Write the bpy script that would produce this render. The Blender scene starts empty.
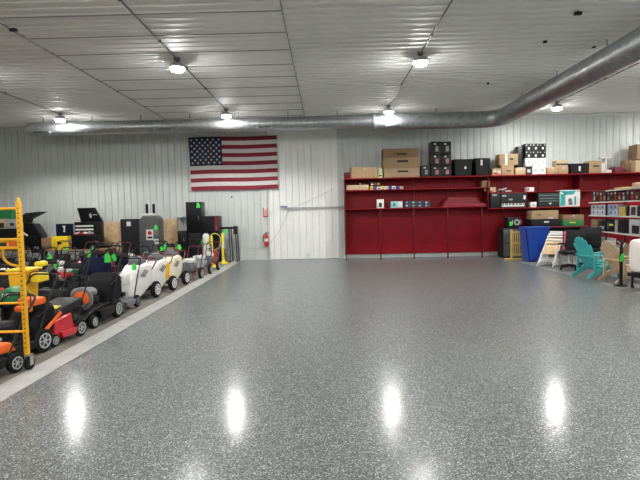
LAMP = 960
import bpy, bmesh, math, random
from mathutils import Vector, Matrix
random.seed(7)
R = math.radians
SC = bpy.context.scene
COL = SC.collection
F_PX = 480.0
CAM = Vector((0, 0, 1.65))
# ---------------------------------------------------------------- camera
f_c = Vector((5, 28, -480)).normalized()
x_c = Vector((1, .0205, .0116)).normalized()
x_c = (x_c - f_c * x_c.dot(f_c)).normalized()
u_c = x_c.cross(f_c)
M = Matrix((x_c, f_c, u_c))            # camera -> world
cd = bpy.data.cameras.new('camera'); cam = bpy.data.objects.new('camera', cd); COL.objects.link(cam)
cd.sensor_width = 36; cd.lens = F_PX / 640 * 36; cd.clip_start = .05; cd.clip_end = 200
cam.matrix_world = Matrix.Translation(CAM) @ M.to_4x4()
SC.camera = cam
MI = M.transposed()
def proj(p):
    c = MI @ (Vector(p) - CAM)
    return 320 + F_PX * c.x / -c.z, 240 - F_PX * c.y / -c.z
def WX(px, Y, z=1.65):                 # metres across at depth Y seen at column px
    X = (px - 325) / F_PX * Y
    for _ in range(5):
        X -= (proj((X, Y, z))[0] - px) * Y / F_PX
    return X
def WZ(py, X, Y):
    Z = 1.65
    for _ in range(5):
        Z += (proj((X, Y, Z))[1] - py) * Y / F_PX
    return Z
# ---------------------------------------------------------------- materials
MATS = {}
def mat(name, col, rough=.5, metal=0, var=.12, scale=6, coat=0, bump=0, spec=None):
    if name in MATS: return MATS[name]
    m = bpy.data.materials.new(name); m.use_nodes = True
    nt = m.node_tree; b = nt.nodes['Principled BSDF']
    b.inputs['Roughness'].default_value = rough
    b.inputs['Metallic'].default_value = metal
    b.inputs['Coat Weight'].default_value = coat
    if spec is not None: b.inputs['Specular IOR Level'].default_value = spec
    tc = nt.nodes.new('ShaderNodeTexCoord')
    n = nt.nodes.new('ShaderNodeTexNoise'); n.inputs['Scale'].default_value = scale; n.inputs['Detail'].default_value = 4
    nt.links.new(tc.outputs['Object'], n.inputs['Vector'])
    r = nt.nodes.new('ShaderNodeValToRGB')
    r.color_ramp.elements[0].position = .3; r.color_ramp.elements[1].position = .7
    r.color_ramp.elements[0].color = tuple(c * (1 - var) for c in col) + (1,)
    r.color_ramp.elements[1].color = tuple(min(1, c * (1 + var)) for c in col) + (1,)
    nt.links.new(n.outputs['Fac'], r.inputs['Fac']); nt.links.new(r.outputs['Color'], b.inputs['Base Color'])
    if bump:
        bp = nt.nodes.new('ShaderNodeBump'); bp.inputs['Strength'].default_value = bump; bp.inputs['Distance'].default_value = .01
        nt.links.new(n.outputs['Fac'], bp.inputs['Height']); nt.links.new(bp.outputs['Normal'], b.inputs['Normal'])
    MATS[name] = m
    return m
def emit(name, col, s):
    m = bpy.data.materials.new(name); m.use_nodes = True
    b = m.node_tree.nodes['Principled BSDF']
    b.inputs['Base Color'].default_value = (*col, 1)
    b.inputs['Emission Color'].default_value = (*col, 1); b.inputs['Emission Strength'].default_value = s
    MATS[name] = m
    return m
def flake_floor():
    m = bpy.data.materials.new('flake_epoxy'); m.use_nodes = True
    nt = m.node_tree; b = nt.nodes['Principled BSDF']; L = nt.links.new
    tc = nt.nodes.new('ShaderNodeTexCoord')
    v = nt.nodes.new('ShaderNodeTexVoronoi'); v.inputs['Scale'].default_value = 135
    L(tc.outputs['Object'], v.inputs['Vector'])
    sep = nt.nodes.new('ShaderNodeSeparateColor'); L(v.outputs['Color'], sep.inputs['Color'])
    r = nt.nodes.new('ShaderNodeValToRGB'); r.color_ramp.interpolation = 'CONSTANT'
    cols = [(0, .03), (.16, .06), (.38, .095), (.6, .145), (.8, .225), (.93, .42)]
    e = r.color_ramp.elements
    e[0].position = 0; e[0].color = (.028, .03, .031, 1); e[1].position = .16; e[1].color = (.064, .068, .068, 1)
    for p, c in cols[2:]:
        k = e.new(p); k.color = (c * .96, c * 1.04, c * 1.03, 1)
    L(sep.outputs['Red'], r.inputs['Fac'])
    n = nt.nodes.new('ShaderNodeTexNoise'); n.inputs['Scale'].default_value = .35; n.inputs['Detail'].default_value = 5
    L(tc.outputs['Object'], n.inputs['Vector'])
    mp = nt.nodes.new('ShaderNodeMapRange'); mp.inputs['From Min'].default_value = .3; mp.inputs['From Max'].default_value = .7
    mp.inputs['To Min'].default_value = FL_R0; mp.inputs['To Max'].default_value = FL_R1
    L(n.outputs['Fac'], mp.inputs['Value'])
    L(r.outputs['Color'], b.inputs['Base Color'])
    b.inputs['Roughness'].default_value = .5
    b.inputs['Specular IOR Level'].default_value = .3
    b.inputs['Coat Weight'].default_value = FL_COAT
    b.inputs['Coat IOR'].default_value = 1.5
    L(mp.outputs['Result'], b.inputs['Coat Roughness'])
    bp = nt.nodes.new('ShaderNodeBump'); bp.inputs['Strength'].default_value = .10; bp.inputs['Distance'].default_value = .002
    n2 = nt.nodes.new('ShaderNodeTexNoise'); n2.inputs['Scale'].default_value = 45
    L(tc.outputs['Object'], n2.inputs['Vector'])
    L(n2.outputs['Fac'], bp.inputs['Height']); L(bp.outputs['Normal'], b.inputs['Coat Normal'])
    return m
FL_R0, FL_R1, FL_COAT = .13, .20, .52
# ---------------------------------------------------------------- mesh builder
class MB:
    def __init__(s): s.bm = bmesh.new(); s.n = 0
    def _tag(s, mi):
        s.bm.faces.ensure_lookup_table()
        for f in s.bm.faces[s.n:]: f.material_index = mi
        s.n = len(s.bm.faces); return s
    def box(s, c, d, bev=0, mi=0, rot=None):
        t = bmesh.new(); bmesh.ops.create_cube(t, size=1)
        bmesh.ops.scale(t, vec=Vector(d), verts=t.verts)
        if bev: bmesh.ops.bevel(t, geom=t.edges[:], offset=min(bev, min(d) * .45), segments=2, profile=.6, affect='EDGES')
        if rot is not None: bmesh.ops.transform(t, matrix=rot.to_4x4(), verts=t.verts)
        bmesh.ops.translate(t, vec=Vector(c), verts=t.verts)
        return s._join(t, mi)
    def _join(s, t, mi):
        t.verts.index_update(); vs = [s.bm.verts.new(v.co) for v in t.verts]
        for f in t.faces:
            try: g = s.bm.faces.new([vs[v.index] for v in f.verts]); g.material_index = mi
            except ValueError: pass
        t.free(); s.n = len(s.bm.faces); return s
    def b2(s, x0, x1, y0, y1, z0, z1, bev=0, mi=0):
        return s.box(((x0 + x1) / 2, (y0 + y1) / 2, (z0 + z1) / 2), (abs(x1 - x0), abs(y1 - y0), abs(z1 - z0)), bev, mi)
    def prism(s, pts, a0, a1, axis='x', bev=0, mi=0):
        t = bmesh.new()
        def P(u, v, a): return {'x': (a, u, v), 'y': (u, a, v), 'z': (u, v, a)}[axis]
        A = [t.verts.new(P(u, v, a0)) for u, v in pts]; B = [t.verts.new(P(u, v, a1)) for u, v in pts]
        t.faces.new(A[::-1]); t.faces.new(B); n = len(pts)
        for i in range(n): t.faces.new((A[i], A[(i + 1) % n], B[(i + 1) % n], B[i]))
        bmesh.ops.recalc_face_normals(t, faces=t.faces)
        if bev: bmesh.ops.bevel(t, geom=t.edges[:], offset=bev, segments=3, profile=.6, affect='EDGES')
        return s._join(t, mi)
    def tube(s, pts, r, seg=8, closed=False, mi=0, radii=None):
        pts = [Vector(p) for p in pts]; n = len(pts); rings = []
        up = Vector((0, 0, 1))
        prev = None
        for i, p in enumerate(pts):
            if closed: d = pts[(i + 1) % n] - pts[i - 1]
            else: d = pts[min(i + 1, n - 1)] - pts[max(i - 1, 0)]
            d.normalize()
            if prev is None: a = d.orthogonal().normalized()
            else: a = (prev - d * prev.dot(d)).normalized()
            prev = a; b = d.cross(a); rr = radii[i] if radii else r
            rings.append([s.bm.verts.new(p + (a * math.cos(2 * math.pi * k / seg) + b * math.sin(2 * math.pi * k / seg)) * rr) for k in range(seg)])
        m = n if closed else n - 1
        for i in range(m):
            A, B = rings[i], rings[(i + 1) % n]
            for k in range(seg): s.bm.faces.new((A[k], A[(k + 1) % seg], B[(k + 1) % seg], B[k]))
        if not closed: s.bm.faces.new(rings[0][::-1]); s.bm.faces.new(rings[-1])
        return s._tag(mi)
    def cyl(s, p0, p1, r, r1=None, seg=14, mi=0):
        return s.tube([p0, p1], r, seg, mi=mi, radii=[r, r if r1 is None else r1])
    def lathe(s, prof, o=(0, 0, 0), axis='z', seg=18, mi=0, cap=True):
        o = Vector(o); rings = []
        for r, h in prof:
            ring = []
            for k in range(seg):
                a = 2 * math.pi * k / seg; c, d = r * math.cos(a), r * math.sin(a)
                ring.append(s.bm.verts.new(o + Vector({'z': (c, d, h), 'x': (h, c, d), 'y': (c, h, d)}[axis])))
            rings.append(ring)
        for A, B in zip(rings, rings[1:]):
            for k in range(seg): s.bm.faces.new((A[k], A[(k + 1) % seg], B[(k + 1) % seg], B[k]))
        if cap == 'ring':
            for k in range(seg): s.bm.faces.new((rings[-1][k], rings[-1][(k + 1) % seg], rings[0][(k + 1) % seg], rings[0][k]))
        elif cap: s.bm.faces.new(rings[0][::-1]); s.bm.faces.new(rings[-1])
        return s._tag(mi)
    def build(s, name, mats, parent=None, loc=None, rz=0, recalc=True, ang=.7, rot=None):
        if recalc: bmesh.ops.recalc_face_normals(s.bm, faces=s.bm.faces)
        me = bpy.data.meshes.new(name); s.bm.to_mesh(me); s.bm.free()
        me.polygons.foreach_set('use_smooth', [True] * len(me.polygons)); me.set_sharp_from_angle(angle=ang)
        for m in (mats if isinstance(mats, (list, tuple)) else [mats]): me.materials.append(m)
        return link(name, me, parent, loc, rz, rot)
def link(name, me, parent=None, loc=None, rz=0, rot=None):
    o = bpy.data.objects.new(name, me); COL.objects.link(o)
    if parent is not None: o.parent = parent
    if loc is not None: o.location = loc
    o.rotation_euler = rot if rot else (0, 0, rz)
    return o
def tag(o, label, cat, group=None):
    o['label'] = label; o['category'] = cat
    if group: o['group'] = group
    return o
def empty(name, loc, label, cat, rz=0, group=None, rot=None):
    o = bpy.data.objects.new(name, None); COL.objects.link(o)
    o.empty_display_size = .1; o.location = loc; o.rotation_euler = rot if rot else (0, 0, rz)
    return tag(o, label, cat, group)
def struct(o): o['kind'] = 'structure'; return o
KIDS = {}
def copy_tree(o, parent=None):
    c = o.copy(); COL.objects.link(c)
    if parent is not None: c.parent = parent
    for ch in list(o.children): copy_tree(ch, c)
    return c
def bend(pts, r=.08, n=4):
    """round the inner corners of a polyline"""
    pts = [Vector(p) for p in pts]; out = [pts[0]]
    for i in range(1, len(pts) - 1):
        a, p, b = pts[i - 1], pts[i], pts[i + 1]
        u = (a - p); v = (b - p); k = min(r, u.length * .45, v.length * .45)
        A = p + u.normalized() * k; B = p + v.normalized() * k
        for j in range(n + 1):
            t = j / n; out.append(A * (1 - t) ** 2 + p * 2 * t * (1 - t) + B * t * t)
    out.append(pts[-1]); return out
# ---------------------------------------------------------------- palette
wallm = mat('white_ribbed_steel', (.56, .59, .575), .38, 0, .04, 2)
doorm = mat('bright_white_steel', (.80, .81, .78), .4, 0, .03, 2)
ceilm = mat('white_ceiling_steel', (.80, .80, .765), .5, 0, .05, .8)
seamm = mat('shadow_gap_steel', (.10, .10, .10), .6)
conc = mat('bare_concrete', (.14, .125, .105), .8, 0, .25, 3, bump=.2)
conc2 = mat('grey_concrete', (.16, .165, .165), .55, 0, .2, 3, bump=.1)
strip = mat('pale_concrete_band', (.35, .345, .33), .7, 0, .12, 4)
galv = mat('galvanized_steel', (.42, .44, .45), .36, .9, .2, 9)
galvd = mat('dull_zinc_conduit', (.17, .165, .16), .5, .3)
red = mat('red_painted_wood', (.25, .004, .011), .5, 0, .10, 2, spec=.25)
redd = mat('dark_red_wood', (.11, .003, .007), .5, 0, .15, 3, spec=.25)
black = mat('black_plastic', (.006, .006, .007), .45, 0, .3, spec=.25)
blackm = mat('black_enamel', (.004, .004, .005), .35, 0, .3, spec=.25)
charc = mat('charcoal_plastic', (.014, .0145, .016), .5, spec=.25)
grey = mat('grey_plastic', (.14, .147, .155), .5)
lgrey = mat('light_grey_plastic', (.36, .38, .38), .45)
white = mat('white_plastic', (.70, .70, .67), .35, 0, .04)
rubber = mat('black_rubber', (.009, .009, .009), .8, bump=.2, scale=40, spec=.2)
yellow = mat('yellow_enamel', (.82, .42, .012), .4, 0, .08)
yellow2 = mat('bright_yellow_plastic', (.85, .62, .02), .4, 0, .08)
orange = mat('orange_plastic', (.80, .13, .015), .4)
redp = mat('red_enamel', (.48, .012, .02), .3, coat=.5)
maroon = mat('maroon_enamel', (.13, .008, .02), .35)
navy = mat('navy_fabric', (.006, .008, .028), .9, bump=.3, scale=30, spec=.15)
bagm = mat('black_mesh_fabric', (.012, .012, .014), .9, bump=.4, scale=60, spec=.15)
greent = mat('lime_green_tag', (.05, .75, .08), .6, 0, .04)
green = mat('green_plastic', (.02, .20, .06), .4)
blue = mat('blue_plastic', (.015, .07, .42), .35)
ply = mat('bare_plywood', (.60, .42, .24), .7, 0, .2, 8)
card = mat('brown_cardboard', (.36, .245, .135), .8, 0, .08, 5)
cardl = mat('pale_cardboard', (.45, .33, .205), .8, 0, .08, 5)
cardd = mat('dark_cardboard', (.26, .165, .09), .8, 0, .1, 5)
tapem = mat('clear_tan_tape', (.60, .50, .36), .3)
ink = mat('black_ink', (.03, .025, .02), .7)
steel = mat('brushed_steel', (.55, .55, .56), .3, .9)
# ---------------------------------------------------------------- room
YW, ZC, XL, XR, YF = 16.9, 4.86, -13.5, 12.6, -7.5
XS = -2.955                              # edge of the coated floor
XC = 5.86
m = MB(); m.b2(XS, XC, YF, YW, -.1, 0); struct(m.build('floor', flake_floor()))
m = MB(); m.b2(XL, XS - .31, YF, YW, -.1, -.002); struct(m.build('floor_left', conc))
m = MB(); m.b2(XS - .31, XS - .012, YF, YW, -.1, 0.002); struct(m.build('trim_1', strip))
m = MB(); m.b2(XS - .012, XS, YF, YW, -.1, -.006); struct(m.build('trim_2', charc))
m = MB(); m.b2(XC, XR, YF, YW, -.1, -.002); struct(m.build('floor_right', conc2))
def ribbed(name, a0, a1, m_, kind, lo, hi, ribh=.022, pitch=.2286, w=.045, off=0.0, base=0.0):
    """sheet metal with narrow ribs. kind 'back': runs in X, extruded in Z, ribs towards -Y"""
    pts = [(a0, 0)]; a = math.floor(a0 / pitch) * pitch + off
    while a < a1:
        if a - w > a0 and a + w < a1:
            pts += [(a - w, 0), (a - w * .72, ribh), (a + w * .6, ribh), (a + w * .66, -.001), (a + w * .7, -.016), (a + w * 1.0, -.016), (a + w * 1.04, 0)] if kind == 'back' else [(a - w, 0), (a - w * .72, ribh), (a + w * .6, ribh), (a + w * .66, 0)]
        a += pitch
    pts.append((a1, 0)); b = bmesh.new(); T = .05; rows = []
    def P(u, h, e):
        return {'back': (u, YW - base - h, e), 'ceil': (e, u, ZC - h - base)}[kind]
    for e in (lo, hi): rows.append([b.verts.new(P(u, h, e)) for u, h in pts])
    for i in range(len(pts) - 1):
        b.faces.new((rows[0][i], rows[0][i + 1], rows[1][i + 1], rows[1][i]))
    bk = [[b.verts.new(P(u, -T, e)) for u in (a0, a1)] for e in (lo, hi)]
    b.faces.new((bk[0][0], bk[0][1], bk[1][1], bk[1][0]))
    o = MB(); o.bm.free(); o.bm = b
    return struct(o.build(name, m_, ang=.3))
XD0, XD1 = WX(269, YW), WX(346, 16.3)
ribbed('wall_back', XL, XD0, wallm, 'back', 0, ZC, .02)
ribbed('wall_back_right', XD1 - .25, XR, wallm, 'back', 0, ZC, .02)
d1 = ribbed('door_1', XD0, XD1 - .25, doorm, 'back', .01, ZC, .012, .2286, .03)
for nm, x0, x1 in (('ceiling', XL, -5.25), ('ceiling_middle', -5.25, -.6), ('ceiling_right', -.6, XR)):
    ribbed(nm, YF, YW, ceilm, 'ceil', x0, x1, .032 if nm != 'ceiling_middle' else .014, .2286, .05)
m = MB()                                 # lap and seam bars of the ceiling sheets, shadow put into their darker colour
y = YW - .9
while y > 4: m.b2(-5.25, -.62, y, y + .02, ZC - .026, ZC - .002); y -= .9144
m.b2(-5.26, -5.235, YF, YW, ZC - .03, ZC - .002); m.b2(-.62, -.605, YF, YW, ZC - .03, ZC - .002)
struct(m.build('trim_3', mat('ceiling_lap_shadow', (.28, .275, .265), .5)))
side = mat('grey_side_wall', (.30, .30, .29), .5)
m = MB(); m.b2(XL - .1, XL, YF, YW, 0, ZC); struct(m.build('wall_left', side))
m = MB(); m.b2(XR, XR + .1, YF, YW, 0, ZC); struct(m.build('wall_right', side))
m = MB(); m.b2(XL, XR, YF - .1, YF, 0, ZC); struct(m.build('wall_front', side))
m = MB(); m.b2(XL, XR, YW - .03, YW + .02, ZC - .10, ZC - .012); struct(m.build('trim_4', wallm))
m = MB(); m.b2(XD0 - .02, XD0 + .015, YW - .035, YW, 0, ZC - .1); struct(m.build('trim_5', wallm))
# door rail, cable and guide on the bright panel
xa, xb = WX(284, YW - .05), WX(344, YW - .05); zr = WZ(207, xb * .8, YW)
m = MB(); m.b2(xa, xb, YW - .075, YW - .035, zr - .02, zr + .02, .005)
for t in (0, .33, .66, 1):
    x = xa + (xb - xa) * t * .97; m.b2(x, x + .05, YW - .06, YW, zr - .035, zr + .035)
m.build('door_rail', lgrey, d1)
pts = [(WX(px, YW - .03), YW - .03, WZ(py, WX(px, YW), YW)) for px, py in ((334, 189), (320, 196), (305, 203), (290, 208), (284, 221), (277, 234), (270, 242))]
m = MB(); m.tube(pts, .006, 5); m.build('pull_cable', lgrey, d1)
x = WX(307, YW); m = MB(); m.b2(x - .05, x + .05, YW - .05, YW - .01, .12, .22, .01); tag(m.build('wall_outlet', white), 'small white outlet low on the bright white panel', 'outlet')
# ---------------------------------------------------------------- ceiling lamps
bulb = emit('lamp_glow', (1, .99, .96), LAMP * .14)
lens = emit('lamp_lens', (1, .99, .96), LAMP)

GX = [-8.05, -2.95, 2.0, 7.08]
GXa = GX + [11.9]
GY = [14.8, 9.95, 4.9, -.2, -5.3]
colw = ['far left', 'left centre', 'right centre', 'far right', 'outermost right']
roww = ['nearest the back wall', 'second row from the back wall', 'third row from the back wall', 'fourth row from the back wall', 'row nearest the front']
proto = None
for i, X in enumerate(GXa):
    for j, Y in enumerate(GY):
        lab = 'white LED ceiling lamp glowing, %s column, %s' % (colw[i], roww[j])
        if proto is None:
            t = proto = empty('ceiling_lamp', (X, Y, ZC), lab, 'lamp', group='LED ceiling lamps')
            m = MB(); m.cyl((0, 0, -.01), (0, 0, -.07), .065); m.build('junction_box', galvd, t)
            m = MB(); m.cyl((0, 0, -.06), (0, 0, -.11), .02); m.build('cord', black, t)
            m = MB(); m.lathe([(.02, -.10), (.09, -.115), (.135, -.15), (.158, -.222), (.15, -.224), (.12, -.17)]); m.build('housing', lgrey, t)
            m = MB(); m.lathe([(.118, -.175), (.132, -.20), (.128, -.25), (.11, -.268)], seg=18); m.build('bulb', bulb, t)
            m = MB(); m.lathe([(.11, -.268), (.105, -.276), (.02, -.28)], seg=18); m.build('lens', lens, t)
        else:
            t = copy_tree(proto); t.location = (X, Y, ZC); t['label'] = lab
    m = MB(); m.tube([(X, YF + .3, ZC - .035), (X, 14.8, ZC - .035)], .014, 6)
    y = 14
    while y > -5: m.b2(X - .03, X + .03, y, y + .03, ZC - .055, ZC - .01); y -= 1.7
    tag(m.build('ceiling_conduit', galvd), 'thin metal conduit along the ceiling feeding the %s lamps' % colw[i], 'conduit', 'ceiling conduits')
for px, py, w, wd in ((578, 18, .12, 'largest, upper right of the ceiling'), (545, 45, .07, 'between the large one and the duct'), (594, 50, .06, 'close above the duct'), (488, 85, .05, 'near the duct bend'), (13, 31, .12, 'left end of the ceiling')):
    Y = (ZC - 1.65) * F_PX / (212 - .02 * (px - 325) - py); X = WX(px, Y, ZC)
    m = MB(); m.box((X, Y, ZC - .035), (w, .06, .045), .01); m.cyl((X, Y, ZC), (X, Y, ZC - .03), .02)
    tag(m.build('ceiling_bracket', black), 'small black bracket on the ceiling, ' + wd, 'bracket', 'black ceiling brackets')
# ---------------------------------------------------------------- duct
def duct_pipe(path, r0):
    out = []; rad = []; d = 0
    for i in range(len(path) - 1):
        a, b = path[i], path[i + 1]; L = (b - a).length; n = max(1, int(L / .06))
        for k in range(n):
            out.append(a.lerp(b, k / n))
            q = int(round((d + L * k / n) / .06)) % 2
            rad.append(r0 * (1.035 if q == 0 else 1.0))
        d += L
    out.append(path[-1]); rad.append(r0); return out, rad
YD, ZD, RD = 15.3, 4.44, .25
xl = WX(31, YD, ZD); xm = WX(374, YD, ZD); xe = 4.95; xr = 5.5
t = empty('air_duct', (0, YD, ZC), 'galvanized spiral air duct along the back wall bending towards the viewer', 'duct')
t.location = (0, 0, 0)
p, r_ = duct_pipe([Vector((xl, YD, ZD + .02)), Vector((xm, YD, ZD + .02))], .205); m = MB(); m.tube(p, .2, 28, radii=r_); m.build('duct_pipe', galv, t, ang=1.2)
p, r_ = duct_pipe([Vector((xm, YD, ZD)), Vector((xe, YD, ZD))], RD); m = MB(); m.tube(p, RD, 28, radii=r_); m.build('duct_pipe', galv, t, ang=1.2)
arc = [Vector((xe + .55 * math.sin(a), YD - .55 + .55 * math.cos(a), ZD)) for a in [R(90) * k / 5 for k in range(6)]]
m = MB(); m.tube([arc[0] - Vector((.12, 0, 0))] + arc + [arc[-1] - Vector((0, .12, 0))], RD * 1.02, 28); m.build('elbow', galv, t, ang=.25)
p, r_ = duct_pipe([arc[-1], Vector((xr, 1.0, ZD))], RD); m = MB(); m.tube(p, RD, 28, radii=r_); m.build('duct_pipe', galv, t, ang=1.2)
for x, rr in ((xm, .275), (xm + .55, .262), (xe - .35, .262), (xl, .215)):
    m = MB(); m.lathe([(rr - .03, -.05), (rr, -.04), (rr, .04), (rr - .03, .05)], (x, YD, ZD + (.02 if rr < .22 else 0)), 'x', 28); m.build('coupling', galv, t)
for px0, px1 in ((33, 50), (155, 172), (257, 272), (386, 400)):
    x0, x1 = WX(px0, YD - .2, ZD), WX(px1, YD - .2, ZD); rr = .205 if px0 < 370 else .25
    m = MB(); m.b2(x0, x1, YD - rr - .03, YD - rr + .12, ZD - rr * .75, ZD - rr * .45, .01)
    rg = m.build('register', galv, t)
    m = MB()
    for k in range(3): zz = ZD - rr * .7 + .022 * k; m.b2(x0 + .03, x1 - .03, YD - rr - .036, YD - rr - .028, zz, zz + .012)
    m.build('louver', black, rg)
m = MB()
for x in [xl + .4 + 1.55 * k for k in range(10)]:
    if x < xe: m.b2(x, x + .02, YD - .005, YD + .005, ZD + .15, ZC - .005)
for y in (13.5, 11.5, 9.5, 7.5, 5.5, 3.5): m.b2(xr - .005, xr + .005, y, y + .02, ZD + .2, ZC - .005)
m.build('hanger_strap', galvd, t)
# ---------------------------------------------------------------- flag
def flag():
    Yf = YW - .075
    x0, x1 = WX(188.5, Yf, 4), WX(277, Yf, 4); z1 = WZ(137.5, x0, Yf); z0 = WZ(188.5, x1, Yf)
    W, H = x1 - x0, z1 - z0; b = MB(); bm = b.bm
    def dy(u, v): return .012 * math.sin(u * 9 + v * 3) + .006 * math.sin(u * 23)
    def sk(u, v): return Vector((x0 + u * W + (1 - v) * .05 * (1 - u) + .0, Yf + dy(u, v), z0 + v * H + .01 * math.sin(u * 7) - .02 * (1 - u) * (1 - v)))
    nu = 40; cells = {}
    vs = {}
    def V(i, j, k):
        key = (i, j, k)
        if key not in vs: p = sk(i / nu, j / 13); p.y += .006 * k; vs[key] = bm.verts.new(p)
        return vs[key]
    for j in range(13):
        for i in range(nu):
            row = 12 - j; canton = row < 7 and i < nu * .375
            mi = 2 if canton else (0 if row % 2 == 0 else 1)
            f = bm.faces.new((V(i, j, 0), V(i + 1, j, 0), V(i + 1, j + 1, 0), V(i, j + 1, 0))); f.material_index = mi
            f = bm.faces.new((V(i, j, 1), V(i, j + 1, 1), V(i + 1, j + 1, 1), V(i + 1, j, 1))); f.material_index = mi
    for i in range(nu):
        bm.faces.new((V(i, 0, 0), V(i, 0, 1), V(i + 1, 0, 1), V(i + 1, 0, 0))); bm.faces.new((V(i, 13, 0), V(i + 1, 13, 0), V(i + 1, 13, 1), V(i, 13, 1)))
    for j in range(13):
        bm.faces.new((V(0, j, 0), V(0, j + 1, 0), V(0, j + 1, 1), V(0, j, 1))); bm.faces.new((V(nu, j, 0), V(nu, j, 1), V(nu, j + 1, 1), V(nu, j + 1, 0)))
    b.n = len(bm.faces)
    cw, ch = .375, 7 / 13
    for r in range(9):
        for c in range(6 if r % 2 == 0 else 5):
            u = cw * ((2 * c + 1 + (r % 2)) / 12); v = 1 - ch * ((r + 1) / 10)
            p = sk(u, v); ring = []
            for k in range(10):
                q = .052 if k % 2 == 0 else .02; a = math.pi / 2 + k * math.pi / 5
                ring.append(bm.verts.new((p.x + q * math.cos(a), p.y - .004, p.z + q * math.sin(a))))
            ctr = bm.verts.new((p.x, p.y - .004, p.z))
            for k in range(10): f = bm.faces.new((ctr, ring[k], ring[(k + 1) % 10])); f.material_index = 1
    fr = mat('flag_red', (.22, .012, .03), .8, 0, .06); fw = mat('flag_white', (.62, .60, .58), .8, 0, .04); fb = mat('flag_navy', (.012, .016, .05), .8)
    tag(b.build('flag', [fr, fw, fb], recalc=False), 'large American flag with stars and red and white stripes on back wall', 'flag')
flag()
# ================================================================ machines on the left
def wheel(parent, x, y, z, r, w, hubm, big=False, name='wheel'):
    t = MB(); t.lathe([(r * .62, -w * .5), (r * .93, -w * .5), (r, -w * .3), (r, w * .3), (r * .93, w * .5), (r * .62, w * .5)], (0, 0, 0), 'x', 22)
    wo = t.build(name, rubber, parent, (x, y, z))
    s = 1 if x > 0 else -1
    h = MB(); h.lathe([(r * .60, -w * .42), (r * .66, w * .5 * s * s)], (0, 0, 0), 'x', 18)
    f = w * .5 * s; e = .006 * s
    for k in range(6):
        a = k * math.pi / 3
        h.box((f + e * .6, r * .36 * math.cos(a), r * .36 * math.sin(a)), (.012, r * .42, r * .11), rot=Matrix.Rotation(a, 3, 'X'), mi=1)
    h.lathe([(r * .53, f - .002), (r * .66, f + e), (r * .66, f + 2 * e), (r * .54, f + 2 * e)], (0, 0, 0), 'x', 18, mi=1, cap='ring')
    h.lathe([(r * .18, f - .002), (r * .18, f + e * 2.4), (r * .1, f + e * 3)], (0, 0, 0), 'x', 10, mi=1)
    h.build('hub', [charc, hubm], wo)
    return wo
def price_tag(parent, p, rz=0, s=1.0):
    m = MB(); m.prism([(-.05 * s, 0), (.05 * s, 0), (.055 * s, .07 * s), (.02 * s, .15 * s), (-.03 * s, .13 * s)], -.003, .003, 'y')
    return m.build('price_tag', greent, parent, p, rz)
def mower(loc, label, deck=black, cover=black, hubm=lgrey, bag=True, hand=black, rf=.09, rr=.12, rz=R(-14), s=1.0, stripe=None, tagp=None, lab=None, bagc=None, group=None, fold=0, badge=None, cat='lawn mower'):
    t = empty('lawn_mower', loc, label, cat, rz, group); t.scale = (s, s, s)
    m = MB(); m.prism([(-.42, .07), (-.44, .13), (-.36, .19), (-.18, .235), (.22, .245), (.36, .2), (.38, .09)], -.235, .235, 'x', .025)
    m.lathe([(.225, .20), (.215, .262), (.17, .275)], (0, -.05, 0), 'z', 22)
    m.prism([(-.2, .2), (.2, .2), (.16, .1), (-.16, .1)], .22, .31, 'x', .01)
    m.build('deck', deck, t)
    m = MB(); m.lathe([(.13, .27), (.13, .33), (.15, .34), (.15, .39)], (0, -.03, 0), 'z', 18)
    m.box((.14, -.03, .33), (.08, .12, .07), .01); m.box((-.03, -.19, .32), (.18, .08, .09), .015)
    m.build('engine', charc, t)
    m = MB(); m.cyl((.12, -.2, .3), (.12, -.28, .3), .035); m.build('muffler', steel, t)
    m = MB(); m.lathe([(.152, .385), (.165, .40), (.16, .44), (.12, .475), (.05, .485)], (0, -.03, 0), 'z', 20); m.build('engine_cover', cover, t)
    m = MB()
    m.box((0, -.14, .36), (.14, .1, .09), .02); m.cyl((.04, -.15, .40), (.04, -.15, .43), .025); m.build('fuel_tank', black, t)
    for x in (.275, -.275):
        wheel(t, x, -.33, rf, rf, .045, hubm); wheel(t, x, .31, rr, rr, .05, hubm)
    k = 1 - fold
    L = [(.24, .26, .2), (.235, .48, .30 + .38 * k), (.22, .70, .34 + .66 * k)]
    L2 = [(-x, y, z) for x, y, z in L[::-1]]
    m = MB(); m.tube(bend(L + L2, .09), .0135, 8); m.build('handle', hand, t)
    m = MB(); m.tube(bend([(.2, .62, .32 + .56 * k), (.19, .64, .36 + .68 * k), (-.19, .64, .36 + .68 * k), (-.2, .62, .32 + .56 * k)], .06), .007, 6); m.build('control_bar', charc, t)
    if bag:
        m = MB(); m.prism([(.24, .18), (.2, .40), (.28, .52), (.52, .62), (.64, .56), (.66, .3), (.5, .16)], -.2, .2, 'x', .045); b = m.build('grass_bag', bagc or bagm, t)
        m = MB(); m.tube(bend([(-.205, .3, .47), (-.205, .6, .6), (.205, .6, .6), (.205, .3, .47)], .05), .009, 6); m.build('bag_frame', steel if bagc else charc, b)
    if stripe:
        m = MB(); m.box((.262, .50, .36), (.012, .40, .05), .003, rot=Matrix.Rotation(R(32), 3, 'X')); m.build('side_stripe', stripe, t)
    if badge:
        m = MB(); m.lathe([(.11, 0), (.1, .03), (.03, .045)], (0, 0, 0), 'y', 18); m.lathe([(.11, -.02), (.15, -.02), (.15, .01), (.11, .015)], (0, 0, 0), 'y', 20, mi=1, cap='ring'); m.build('badge', [badge, grey], t, (.08, -.23, .36), R(180))
    if tagp: price_tag(t, tagp, R(25))
    return t
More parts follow.
